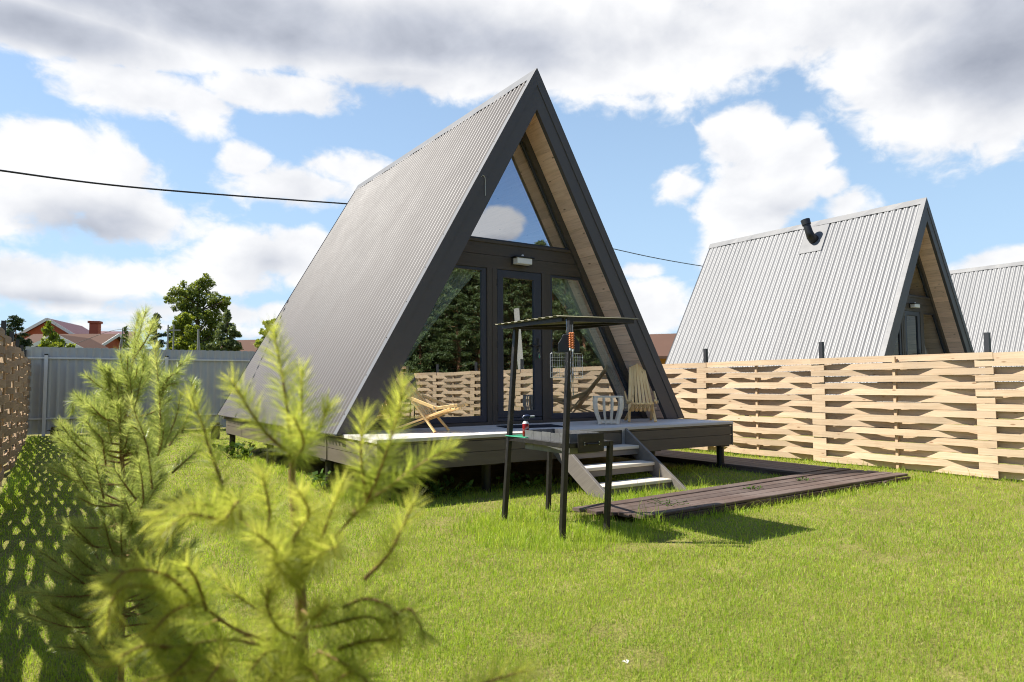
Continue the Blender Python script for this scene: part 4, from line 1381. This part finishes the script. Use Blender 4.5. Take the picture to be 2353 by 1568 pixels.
# second pine, further along the fence
mid = thing('young_pine', 'slim green young pine standing behind the closest one, left of the cabin', 'pine tree', (0, 0, 0), 0, 'young pines on the lawn')
pm = Pine(1900, .058, 48, .0012)
D1 = 2.85
z5 = lambda x, y, d: at(x * .36637, 574.46 + y * .36637, d)
tb = z5(770, 2400, D1); tb[2] = GZ - .05
tr2 = [tb, z5(775, 1750, D1), z5(765, 1330, D1), z5(765, 1180, D1), z5(800, 950, D1), z5(832, 690, D1)]
pm.wood.tube(curve(tr2, 6), list(np.linspace(.012, .005, len(curve(tr2, 6)))), 9)
SM = [
    (0, (0.2, 1), [(835, 690, 2.85), (850, 600, 2.85), (872, 530, 2.85), (912, 388, 2.85)]),
    (0, (0.2, 1), [(835, 690, 2.85), (838, 600, 2.88), (850, 500, 2.9), (874, 415, 2.92)]),
    (0, (0.3, 1), [(835, 690, 2.85), (880, 620, 2.8), (925, 550, 2.78), (962, 455, 2.76)]),
    (0, (0.1, .9), [(815, 830, 2.85), (850, 800, 2.78), (858, 740, 2.76)]),
    (0, (0.1, .9), [(815, 830, 2.85), (890, 790, 2.82), (897, 665, 2.80)]),
    (0, (0.4, 1), [(1000, 1250, 2.70), (1005, 1050, 2.66), (995, 850, 2.64), (972, 612, 2.62)]),
    (.4, (0, .8), [(770, 1280, 2.85), (900, 1260, 2.76), (1000, 1250, 2.70)]),
    (0, (0.1, .9), [(1000, 1000, 2.66), (1050, 830, 2.72), (1110, 745, 2.76), (1185, 680, 2.8)]),
    (0, (0.1, .8), [(1000, 900, 2.66), (1060, 800, 2.60), (1115, 770, 2.58)]),
    (0, (0.1, .8), [(1000, 920, 2.66), (1050, 850, 2.62), (1110, 838, 2.6)]),
    (.3, (0, .7), [(765, 1180, 2.85), (720, 1060, 2.9), (640, 985, 2.93), (560, 990, 2.95)]),
    (0, (0, .6), [(600, 985, 2.94), (530, 940, 2.97), (465, 945, 2.98), (455, 1020, 2.99)]),
    (0, (0, .6), [(600, 990, 2.94), (540, 1030, 2.90), (515, 1110, 2.88)]),
    (0, (0.3, 1), [(955, 1500, 2.6), (925, 1250, 2.55), (870, 1080, 2.52), (820, 950, 2.5)]),
    (0, (0.2, .9), [(665, 1360, 2.75), (650, 1260, 2.72), (640, 1190, 2.7), (585, 1125, 2.68)]),
    (0, (0.2, .9), [(700, 1220, 2.85), (680, 1100, 2.82), (655, 990, 2.8)]),
    (0, (0.2, .9), [(760, 1100, 2.85), (745, 1000, 2.9), (735, 910, 2.92)]),
    (0, (0.2, .9), [(770, 1000, 2.85), (770, 900, 2.8), (735, 770, 2.78)]),
    (0, (0.2, .9), [(990, 1290, 2.70), (1020, 1180, 2.68), (1028, 1075, 2.66)]),
    (0, (0.2, .9), [(1030, 1240, 2.74), (1100, 1060, 2.78), (1135, 915, 2.8)]),
    (0, (0.2, .9), [(1060, 1230, 2.8), (1150, 1100, 2.86), (1200, 1000, 2.9)]),
    (0, (0.1, .8), [(1080, 1400, 2.75), (1180, 1310, 2.76), (1240, 1260, 2.78)]),
    (0, (0.1, .9), [(960, 1300, 2.62), (880, 1150, 2.55), (820, 1100, 2.52)]),
    (0, (0.1, .9), [(650, 1560, 2.7), (620, 1430, 2.68), (590, 1300, 2.66)]),
    (0, (0.1, .9), [(850, 1560, 2.6), (790, 1480, 2.56), (720, 1380, 2.54)]),
    (0, (0.1, .9), [(900, 1560, 2.6), (890, 1440, 2.56), (870, 1330, 2.54)]),
    (0, (0.0, .7), [(1230, 900, 2.9), (1210, 860, 2.9), (1200, 830, 2.9)]),
    (0, (0.1, .8), [(1140, 1150, 2.85), (1200, 960, 2.9), (1230, 850, 2.92)]),
]
for (st_, br_, pts) in SM:
    pm.shoot([z5(*p) for p in pts], .0045, .0016, st_, 1.0, 1.0, br_)
tz = [p[2] for p in tr2]
for k in range(126):
    h = rng.uniform(.12, 1.28); a = rng.uniform(0, 2 * math.pi)
    env = .39 * (1 - h / 1.62) ** .75 + .04
    l = env * rng.uniform(.45, 1.0)
    i = int(np.clip(np.searchsorted(tz, h) - 1, 0, len(tz) - 2)); t = (h - tz[i]) / (tz[i + 1] - tz[i])
    p = tr2[i] * (1 - t) + tr2[i + 1] * t
    rise = rng.uniform(.05, .20)
    e = p + np.array([math.cos(a) * l, math.sin(a) * l, rise])
    m1 = p + np.array([math.cos(a) * l * .55, math.sin(a) * l * .55, rise * .25])
    pm.shoot([p, m1, e], .005, .0016, .30, .85, 1.0, (0.0, .85))
    if k % 2 == 0:
        a2 = a + rng.uniform(-.9, .9); l2 = l * .45
        pm.shoot([m1, m1 + np.array([math.cos(a2) * l2, math.sin(a2) * l2, rise * .8])], .003, .0014, .1, .85, .95, (0.0, .85))
pm.build(mid, 'needle_mid', 'twig_pine')

# ------------------------------------------------------------------ lawn
def in_box(x, y, x0, x1, y0, y1):
    return (x > x0) & (x < x1) & (y > y0) & (y < y1)


def lawn():
    vang = math.atan2(FW[1], FW[0])
    X, Y = [], []
    # inside the view: dense near the camera, thinner and wider with distance
    n = 940000
    u = rng.random(n)
    R0, R1, Rm = 0.7, 24.0, 3.6
    A1 = (Rm ** 2 - R0 ** 2) / 2; A2 = Rm ** 2 * math.log(R1 / Rm)
    pick = u < A1 / (A1 + A2)
    uu = rng.random(n)
    r = np.where(pick, np.sqrt(R0 ** 2 + uu * (Rm ** 2 - R0 ** 2)), Rm * (R1 / Rm) ** uu)
    th = vang + rng.uniform(-1.0, 1.0, n)
    x = CAM[0] + r * np.cos(th); y = CAM[1] + r * np.sin(th)
    # everywhere else in the lot: thin
    n2 = 110000
    x2 = rng.uniform(-6.4, 4.7, n2); y2 = rng.uniform(-13.9, 14.4, n2)
    d2 = np.hypot(x2 - CAM[0], y2 - CAM[1]); a2 = np.abs(np.angle(np.exp(1j * (np.arctan2(y2 - CAM[1], x2 - CAM[0]) - vang))))
    k2 = (a2 > .98)
    x = np.concatenate([x, x2[k2]]); y = np.concatenate([y, y2[k2]]); r = np.concatenate([r, np.maximum(d2[k2], 10)])
    keep = (x > -6.42) & (x < 6.0) & (y < 14.4) & (y > -13.9)
    keep &= ~in_box(x, y, -2.75, 2.75, -.45, 6.7)
    # boardwalks
    keep &= ~((x > -1.45) & (x < 3.7) & (y > -3.40 + .0 * x) & (y < -2.58))
    keep &= ~in_box(x, y, 2.80, 3.68, -2.5, 7.4)
    # worn patches: less grass
    pat = np.sin(x * 2.1 + 1.3 * np.sin(y * 1.7)) * np.sin(y * 2.6 + 1.1 * np.sin(x * 1.9 + .7)) + .5 * np.sin(x * 6.3 + y * 4.1) * np.sin(y * 7.7 - x * 3.3)
    keep &= ~((pat > .80) & (rng.random(len(x)) < .45))
    x, y, r, pat = x[keep], y[keep], r[keep], pat[keep]
    n = len(x)
    h = rng.gamma(6, .0050, n) * np.where(pat > .8, .75, 1.0)
    # tall tufts at the barbecue, along the boardwalk and fences, at the deck
    def tall(mask, f):
        nonlocal h
        h = np.where(mask, h * f * rng.uniform(.6, 1.2, n), h)
    dg = np.hypot(x + 1.97, (y + 3.05))
    tall(dg < .95 + .12 * np.sin(x * 9) * np.sin(y * 8), 2.3)
    tall(in_box(x, y, -1.4, 3.9, -3.62, -3.40), 2.2)
    tall(in_box(x, y, -1.5, 2.8, -2.58, -2.40), 1.9)
    tall(in_box(x, y, -.6, .8, -2.5, -1.5), 2.6)
    tall((x > 4.35), 1.9)
    tall((x < -6.15) & (y > 1), 2.0)
    tall(in_box(x, y, -3.1, -2.6, -1.2, 6.9), 2.2)
    tall(in_box(x, y, -2.7, 2.9, -1.3, -.4), 1.6)
    w = .0027 * np.maximum(1.0, r / 4.0) ** .85 * rng.uniform(.7, 1.3, n)
    a = rng.uniform(0, 2 * math.pi, n)
    lean = np.abs(rng.normal(0, .58, n)); la = rng.uniform(0, 2 * math.pi, n)
    z = ground_z(x, y) - .004
    p = np.stack([x, y, z], 1)
    sd_ = np.stack([np.cos(a), np.sin(a), np.zeros(n)], 1) * (w / 2)[:, None]
    ld = np.stack([np.cos(la) * np.sin(lean), np.sin(la) * np.sin(lean), np.cos(lean)], 1)
    up1 = ld * .55 + np.array([0, 0, .45])
    m1 = p + up1 * (h * .55)[:, None]
    drop = np.stack([np.cos(la) * .25, np.sin(la) * .25, -.10 * np.ones(n)], 1)
    tip = p + (ld + drop * np.minimum(1, lean)[:, None]) * h[:, None]
    V = np.stack([p - sd_, p + sd_, m1 + sd_ * .8, m1 - sd_ * .8, tip], 1).reshape(-1, 3)
    base = np.arange(n)[:, None] * 5
    pat2 = np.sin(x * 1.3 + 2 * np.sin(y * .9)) * np.sin(y * 1.6 + 1.7 * np.sin(x * .8)) + .6 * np.sin(x * 4.7 + 2 * np.sin(y * 3.9)) * np.sin(y * 5.3 + 1.5 * np.sin(x * 4.1))
    rr = np.clip(rng.normal(.54, .2, n) + .09 * pat2 - np.where(pat > .45, .26 * rng.random(n), 0), 0, 1)
    o = mesh_obj('lawn_grass', V, [base + np.array([[0, 1, 2, 3]]), base + np.array([[3, 2, 4]])], 'grass_blade', rnd=np.repeat(rr, 5))
    o['kind'] = 'stuff'
    tag(o, 'short yellow-green mown lawn grass with taller tufts', 'grass')


lawn()

# ------------------------------------------------------------------ leafy plants
def leaf_cloud(pts, size, nrm_bias=None, rgen=rng, aspect=.7):
    n = len(pts)
    d = rgen.normal(size=(n, 3))
    if nrm_bias is not None:
        d = d + nrm_bias
    d, s, u = frames(d)
    sz = size * rgen.uniform(.6, 1.3, n)[:, None]
    a = rgen.uniform(0, 2 * math.pi, n)[:, None]
    e1 = (s * np.cos(a) + u * np.sin(a)) * sz; e2 = (-s * np.sin(a) + u * np.cos(a)) * sz * aspect
    fold = d * sz * .25
    V = np.stack([pts - e1, pts - e2 * .9 + fold * .3, pts + e1, pts + e2 * .9 + fold * .3], 1).reshape(-1, 3)
    Q = np.arange(n)[:, None] * 4 + np.array([[0, 1, 2, 3]])
    return V, Q


def blob_points(blobs, n, rgen=rng, shell=.45, squash=1.0):
    """points spread through a set of (x,y,z,r) clumps, denser towards their surface"""
    vol = np.array([b_[3] ** 2.2 for b_ in blobs]); pr = vol / vol.sum()
    k = rgen.choice(len(blobs), n, p=pr)
    B = np.array([b_[:4] for b_ in blobs])[k]
    d = rgen.normal(size=(n, 3)); d /= np.linalg.norm(d, axis=1, keepdims=True)
    rr = B[:, 3] * (shell + (1 - shell) * rgen.random(n) ** .6) * (1 + .12 * np.sin(d[:, 0] * 7 + k) * np.sin(d[:, 2] * 6 + 2 * k))
    off = d * rr[:, None]; off[:, 2] *= squash
    return B[:, :3] + off, d, k


def broad_tree(name, label, loc, blobs, nleaf, size, lmat, trunk_r, group=None, cat='tree', bark='bark_dark', squash=.9, shell=.45):
    root = thing(name, label, cat, loc, 0, group)
    sub = []
    for (bx, by, bz, br_) in blobs:
        sub.append((bx, by, bz, br_ * .72))
        for _ in range(7):
            dd = rng.normal(size=3); dd /= np.linalg.norm(dd)
            rr_ = br_ * rng.uniform(.18, .46)
            q_ = dd * br_ * rng.uniform(.55, 1.02)
            sub.append((bx + q_[0], by + q_[1], bz + q_[2] * .9, rr_))
    p, d, k = blob_points(sub, nleaf, shell=.25, squash=squash)
    V, Q = leaf_cloud(p, size, d * .8)
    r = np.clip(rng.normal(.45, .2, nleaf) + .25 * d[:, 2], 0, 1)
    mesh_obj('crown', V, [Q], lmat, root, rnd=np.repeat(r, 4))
    m_ = MB()
    top = max(b_[2] for b_ in blobs)
    trunkp = [(0, 0, -.3), (.03, .02, top * .35), (-.02, .03, top * .7), (0, 0, top)]
    m_.tube(curve(trunkp, 4), list(np.linspace(trunk_r, trunk_r * .15, len(curve(trunkp, 4)))), 8)
    for b_ in blobs:
        z0 = max(.2, b_[2] - b_[3] * .8 - .2 * math.hypot(b_[0], b_[1]))
        m_.tube(curve([(0, 0, z0), (b_[0] * .5, b_[1] * .5, (z0 + b_[2]) / 2), (b_[0], b_[1], b_[2])], 3), [trunk_r * .35] + [trunk_r * .2] * (len(curve([(0, 0, 0), (1, 0, 0), (1, 1, 0)], 3)) - 2) + [trunk_r * .06], 6)
    m_.build('trunk', bark, root, smooth=True)
    return root


def conifer(name, label, loc, h, r, nl, size, lmat, group=None, bare=.25, bark='bark_pine', cat='pine tree', ragged=.25, power=.8):
    root = thing(name, label, cat, loc, 0, group)
    m_ = MB()
    m_.tube([(0, 0, -.3), (.02 * h, 0, h * .5), (0, 0, h)], [h * .018, h * .012, h * .002], 8)
    P, Dn = [], []
    nb = int(h * 13)
    for i in range(nb):
        t = bare + (1 - bare) * (i + rng.random()) / nb
        z = t * h; a = rng.uniform(0, 2 * math.pi)
        env = r * ((1 - t) / (1 - bare)) ** power * (1 - .35 * math.exp(-((t - bare) * 12) ** 2)) * rng.uniform(1 - ragged * 1.6, 1 + ragged * .5) + .03 * r
        e = np.array([math.cos(a) * env, math.sin(a) * env, z + env * rng.uniform(-.05, .30)])
        m_.tube([(0, 0, z), tuple(e)], [h * .0028, h * .0008], 4)
        c = max(3, int(nl / nb))
        tt = .25 + .8 * rng.random(c) ** .8
        q_ = np.array([0, 0, z]) + (e - np.array([0, 0, z])) * tt[:, None]
        q_ = q_ + rng.normal(size=(c, 3)) * np.array([.15, .15, .09]) * (.30 * r + .1)
        P.append(q_); Dn.append(np.tile([math.cos(a) * .5, math.sin(a) * .5, .7], (c, 1)))
    P = np.concatenate(P); Dn = np.concatenate(Dn)
    V, Q = leaf_cloud(P, size, Dn, aspect=.35)
    rr = np.clip(rng.normal(.45, .22, len(P)), 0, 1)
    mesh_obj('crown', V, [Q], lmat, root, rnd=np.repeat(rr, 4))
    m_.build('trunk', bark, root, smooth=True)
    return root


def ground_at(px, depth):
    """point on the lawn plane straight below a pixel column at this depth"""
    p = at(px, 883, depth); return (p[0], p[1], GZ)


# trees beyond the back fence
def top_z(px, py, depth):
    return at(px, py, depth)[2]


d = 62; k = d / FPX
bl = []
gp = ground_at(452, d)
for (px, py, rr) in ((450, 672, 34), (425, 690, 30), (490, 690, 32), (405, 670, 20), (510, 700, 20), (470, 655, 26), (440, 720, 36), (480, 735, 34), (425, 748, 30),
                     (455, 775, 38), (495, 765, 28), (415, 790, 30), (440, 810, 34), (480, 805, 34), (390, 690, 14), (520, 690, 12), (400, 770, 22)):
    p = at(px, py, d + rng.uniform(-1.2, 1.2)); bl.append((p[0] - gp[0], p[1] - gp[1], p[2] - gp[2], rr * k))
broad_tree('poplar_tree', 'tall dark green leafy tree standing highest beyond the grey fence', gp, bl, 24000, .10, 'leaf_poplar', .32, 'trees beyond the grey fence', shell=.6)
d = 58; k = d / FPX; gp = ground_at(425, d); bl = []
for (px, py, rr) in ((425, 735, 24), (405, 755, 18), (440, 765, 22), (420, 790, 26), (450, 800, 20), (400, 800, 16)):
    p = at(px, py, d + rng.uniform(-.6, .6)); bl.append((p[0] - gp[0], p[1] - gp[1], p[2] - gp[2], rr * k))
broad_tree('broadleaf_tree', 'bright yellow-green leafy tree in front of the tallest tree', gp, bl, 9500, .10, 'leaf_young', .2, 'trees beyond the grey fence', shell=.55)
d = 54; k = d / FPX; gp = ground_at(520, d); bl = []
for (px, py, rr) in ((522, 730, 14), (518, 752, 22), (535, 765, 18), (505, 775, 20), (525, 790, 26), (545, 795, 16), (495, 800, 18), (520, 815, 28)):
    p = at(px, py, d + rng.uniform(-.6, .6)); bl.append((p[0] - gp[0], p[1] - gp[1], p[2] - gp[2], rr * k))
broad_tree('willow_tree', 'grey-green rounded tree to the right of the tallest tree', gp, bl, 7000, .10, 'leaf_birch', .18, 'trees beyond the grey fence', shell=.5)
d = 40; k = d / FPX; gp = ground_at(122, d); bl = []
for (px, py, rr) in ((110, 760, 14), (125, 775, 14), (140, 788, 12), (105, 790, 16), (132, 800, 18), (165, 795, 9), (112, 745, 8)):
    p = at(px, py, d + rng.uniform(-.4, .4)); bl.append((p[0] - gp[0], p[1] - gp[1], p[2] - gp[2], rr * k))
broad_tree('young_tree', 'thin pale yellow-green young tree in front of the brick house', gp, bl, 1100, .12, 'leaf_young', .06, 'trees beyond the grey fence', shell=.3)
d = 50; gp = ground_at(618, d); k = d / FPX; bl = []
for (px, py, rr) in ((615, 745, 12), (605, 765, 12), (622, 765, 16), (610, 790, 20), (628, 740, 8)):
    p = at(px, py, d); bl.append((p[0] - gp[0], p[1] - gp[1], p[2] - gp[2], rr * k))
broad_tree('young_tree', 'small leafy tree half hidden behind the roof edge of the near cabin', gp, bl, 1500, .11, 'leaf_young', .08, 'trees beyond the grey fence', shell=.3)
conifer('pine_tree', 'dark pine tree to the left of the tallest tree', ground_at(355, 56), top_z(350, 722, 56) - GZ, 1.5, 9000, .12, 'needle_dark', 'trees beyond the grey fence', .1, ragged=.35, power=.55)
conifer('pine_tree', 'dark pine tree at the left edge of the picture above the woven fence', ground_at(30, 46), top_z(28, 728, 46) - GZ, 1.5, 9000, .11, 'needle_dark', 'trees beyond the grey fence', .1, ragged=.35, power=.5)
conifer('spruce_tree', 'small slim spruce between the brown roof and the dark pine', ground_at(285, 50), top_z(285, 752, 50) - GZ, .75, 1500, .12, 'needle_forest', 'trees beyond the grey fence', .1, ragged=.3, cat='spruce')
# low bushes hiding the ground behind the fence
# forest opposite, mirrored in the windows
protos = [conifer('pine_tree', 'tall pine of the forest mirrored in the cabin windows', (-2.0, -31, GZ), 10.6, 2.6, 17000, .15, 'needle_forest', 'forest pines mirrored in the windows', .06, ragged=.4, power=.5),
          conifer('pine_tree', 'tall pine of the forest mirrored in the cabin windows', (3.5, -30, GZ), 9.8, 2.4, 15000, .15, 'needle_forest', 'forest pines mirrored in the windows', .16, ragged=.45, power=.5),
          conifer('pine_tree', 'tall pine of the forest mirrored in the cabin windows', (8.5, -32, GZ), 11.0, 2.7, 17000, .15, 'needle_forest', 'forest pines mirrored in the windows', .10, ragged=.4, power=.45)]
for kk in range(84):
    row = kk % 3
    x = -8 + 46 * (kk + random.uniform(-.4, .4)) / 84
    y = -26.5 - 4.0 * row + random.uniform(-1, 1)
    copy_thing(protos[kk % 3], (x, y, GZ), random.uniform(0, 6.28), random.uniform(.92, 1.14) if row else random.uniform(.55, .9))

# far houses
def gable_house(label, loc, rotz, w, dp, hw, hr, wallm, roofm, group='houses beyond the fences', over=.5, chims=(), wins=(), gables=()):
    root = thing('house', label, 'house', loc, rotz, group)
    m_ = MB(); m_.prism([(-w / 2, -.3), (w / 2, -.3), (w / 2, hw), (0, hw + hr), (-w / 2, hw)], -dp / 2, dp / 2)
    m_.build('wall', wallm, root)
    r_ = MB()
    k_ = hr / (w / 2)
    for s in (-1, 1):
        xa_, za_ = s * (w / 2 + over), hw - over * k_
        y0, y1 = -dp / 2 - over, dp / 2 + over
        vs = [(xa_, y0, za_ + .06), (0, y0, hw + hr + .06), (0, y1, hw + hr + .06), (xa_, y1, za_ + .06)]
        vs += [(x, y, z + .14) for x, y, z in vs]
        r_._add(vs, [(0, 1, 2, 3), (7, 6, 5, 4), (0, 4, 5, 1), (1, 5, 6, 2), (2, 6, 7, 3), (3, 7, 4, 0)])
    ro = r_.build('roof', roofm, root)
    for (x, y, s, z0, z1) in chims:
        c_ = MB(); c_.box(x - s, y - s, z0, x + s, y + s, z1); c_.box(x - s * 1.3, y - s * 1.3, z1 + .01, x + s * 1.3, y + s * 1.3, z1 + .25); c_.build('chimney', wallm if wallm == 'brick' else 'brick', ro)
    bm_ = MB()
    for s in (-1, 1):
        xa_, za_ = s * (w / 2 + over), hw - over * k_
        for y in (-dp / 2 - over - .03,):
            bm_.beam((xa_, y, za_ + .10), (0, y, hw + hr + .10), .05, .28)
    bm_.build('barge_board', 'trim_white', root)
    for (x, y, z, ww, hh_) in wins:
        fz = MB(); fz.box(x - ww / 2, -dp / 2 - .06, z, x + ww / 2, -dp / 2 - .005, z + hh_); fo = fz.build('window', 'trim_white', root)
        pz = MB(); pz.box(x - ww / 2 + .1, -dp / 2 - .08, z + .1, x + ww / 2 - .1, -dp / 2 - .061, z + hh_ - .1); pz.build('pane', 'window_dark', fo)
    return root


dh_ = 75; kk_ = dh_ / FPX
p = at(146, 883, dh_)
fz = math.atan2(FW[1], FW[0]) - math.pi / 2
apex = top_z(146, 743, dh_)
gable_house('red brick house with a maroon roof and two chimneys', (p[0], p[1], GZ), fz + .25, 8.5, 9, apex - 2.8, 2.8, 'brick', 'maroon_roof', chims=((-2.5, 3.2, .35, 4, apex + .05), (2.9, 0, .45, 4, apex + .1)), wins=((-2, 0, 3.4, 1.2, 1.3), (1.6, 0, 3.4, 1.2, 1.3)))
p = at(205, 883, 78)
ap = top_z(205, 758, 78)
gable_house('maroon metal roof wing behind the red brick house', (p[0], p[1] + 4, GZ), fz + math.pi / 2 + .2, 8, 9.5, ap - 2.4, 2.4, 'brick', 'maroon_roof')
p = at(172, 883, 66)
ap = top_z(172, 769, 66)
gable_house('long low house with a light brown roof beyond the grey fence', (p[0], p[1] + 1, GZ), fz + math.pi / 2 + .02, 6, 7.2, ap - 1.3, 1.3, 'brick', 'brown_roof', chims=())
p = at(165, 883, 60)
ap = top_z(166, 776, 60)
gable_house('small brown gable with white edges in front of the long brown roof', (p[0], p[1], GZ), fz + .1, 4.6, 5, ap - 1.25, 1.25, 'window_dark', 'brown_roof', over=.4, wins=((-.5, 0, ap - 1.7, .8, .6), (.5, 0, ap - 1.7, .8, .6)))
p = at(590, 883, 85)
ap = top_z(592, 783, 85)
gable_house('distant small house with a brown roof beside the near cabin roof edge', (p[0], p[1], GZ), fz + math.pi / 2 - .2, 5.5, 7, ap - 1.6, 1.6, 'trim_white', 'brown_roof')
p = at(1545, 883, 40)
ap = top_z(1530, 772, 40)
gable_house('orange log house with a brown roof seen between two a-frame cabins', (p[0], p[1], GZ), fz + math.pi / 2 - .35, 6, 5.2, ap - 1.2, 1.2, 'log_orange', 'brown_roof', over=.6)

# poles and wires
def pole(label, px, py_top, depth, lean=(0, 0), mat='grey_pole', r=.075, brace=None, arm=None):
    g0 = ground_at(px, depth); zt_ = top_z(px, py_top, depth)
    root = thing('utility_pole', label, 'utility pole', g0, 0, 'utility poles')
    m_ = MB(); m_.tube([(0, 0, -.4), (lean[0], lean[1], zt_ - GZ)], [r, r * .75], 10); m_.build('post', mat, root, smooth=True)
    if brace:
        q_ = at(brace, 883, depth)
        m_ = MB(); m_.tube([(q_[0] - g0[0], q_[1] - g0[1], 0), (lean[0] * .8, lean[1] * .8, (zt_ - GZ) * .93)], r * .7, 8); m_.build('brace', mat, root, smooth=True)
    if arm:
        m_ = MB(); e = np.array(RT) * arm
        m_.beam((-e[0], -e[1], (zt_ - GZ) * .93), (e[0], e[1], (zt_ - GZ) * .93), .10, .10); m_.build('cross_arm', mat, root)
    return root


pole('braced grey utility pole in front of the bright leafy tree', 453, 756, 44, brace=470)
pole('braced grey utility pole beside the long brown roof', 278, 754, 56, brace=252)
pole('grey utility pole with a crossbar beside the dark pine, the taller twin', 396, 746, 52, arm=.5)
pole('slim grey utility pole next to the crossbar pole', 383, 746, 53)
# leaning white pole mirrored in the door
vx = at(1197, 883, 30)
o = thing('concrete_pole', 'pale leaning concrete pole mirrored in the glass door', 'utility pole', (vx[0], .946 - vx[1], GZ))
m_ = MB(); m_.beam((0.25, 0, -.2), (-.18, 0, top_z(1197, 710, 30) - GZ), .17, .17); m_.build('post', 'concrete', o)


def cable(label, pts, r):
    m_ = MB(); m_.tube(curve(pts, 10), r, 7)
    o = m_.build('power_cable', 'cable', smooth=True); tag(o, label, 'cable', 'overhead cables')


cable('thick black cable crossing the sky from the left edge to behind the cabin roof', [at(-250, 352, 11.5), at(0, 392, 13), at(330, 433, 14.7), at(788, 468, 18), at(900, 474, 19)], .019)
cable('thin cable between the near cabin and the silver roofed cabin', [at(1330, 553, 52), at(1413, 573, 54), at(1510, 594, 56), at(1608, 611, 59), at(1700, 624, 62)], .034)
cable('thin wire strung from the braced pole past the brown roof', [at(60, 812, 60), at(165, 792, 58), at(278, 757, 56), at(390, 775, 58), at(453, 770, 60)], .02)

# ------------------------------------------------------------------ weeds
def weed(label, x, y, n, size, hh_, cat='weed', group=None, spread=.15, mat='weed_leaf', z0=None):
    z0 = GZ if z0 is None else z0
    root = thing('weed', label, cat, (x, y, z0), 0, group)
    pts = np.stack([rng.normal(0, spread, n), rng.normal(0, spread, n), hh_ * (.2 + .8 * rng.random(n))], 1)
    V, Q = leaf_cloud(pts, size, np.tile([0, 0, 1.6], (n, 1)), aspect=.75)
    mesh_obj('leaves', V, [Q], mat, root, rnd=np.repeat(rng.random(n), 4))
    m_ = MB()
    for p in pts[::2]:
        m_.tube([(p[0] * .3, p[1] * .3, -.01), tuple(p)], .0025, 5)
    m_.build('stems', 'weed_leaf', root)
    return root


weed('dark leafy weed growing under the rear of the cabin skirt', -3.05, 5.2, 90, .06, .28, spread=.18)
weed('broad leaved weed in the shade under the front of the deck, left', -2.05, -.85, 60, .050, .22, spread=.20)
weed('broad leaved weed in the shade under the deck behind the barbecue', -.85, -.85, 45, .048, .20, spread=.18)
weed('pale grassy weed at the foot of the pile under the cabin corner', -3.0, .5, 40, .05, .25, spread=.12)
for (x, y, lab) in ((-.62, -3.12, 'little green weed growing through the boardwalk near the barbecue leg'), (.95, -2.95, 'little green weed growing through the middle of the boardwalk'), (2.05, -2.88, 'little green weed growing through the boardwalk near its far corner')):
    weed(lab, x, y, 26, .016, .03, spread=.10 if x < 0 else .05, z0=.03)
m_ = MB()
m_._add([(0, 0, 0), (.022, .008, .012), (.035, .03, .004), (.012, .028, .016)], [(0, 1, 2, 3)])
m_._add([(0, 0, 0), (-.02, .012, .014), (-.018, .036, .006), (.0, .03, .012)], [(0, 1, 2, 3)])
o = m_.build('petal', 'white_bit'); _d = ray(1442, 1525); o.location = tuple(CAM + _d * ((GZ + .04 - CAM[2]) / _d[2])); o.scale = (.7, .7, .7)
tag(o, 'tiny white petal lying in the grass near the bottom of the picture', 'petal')
print('scene built')
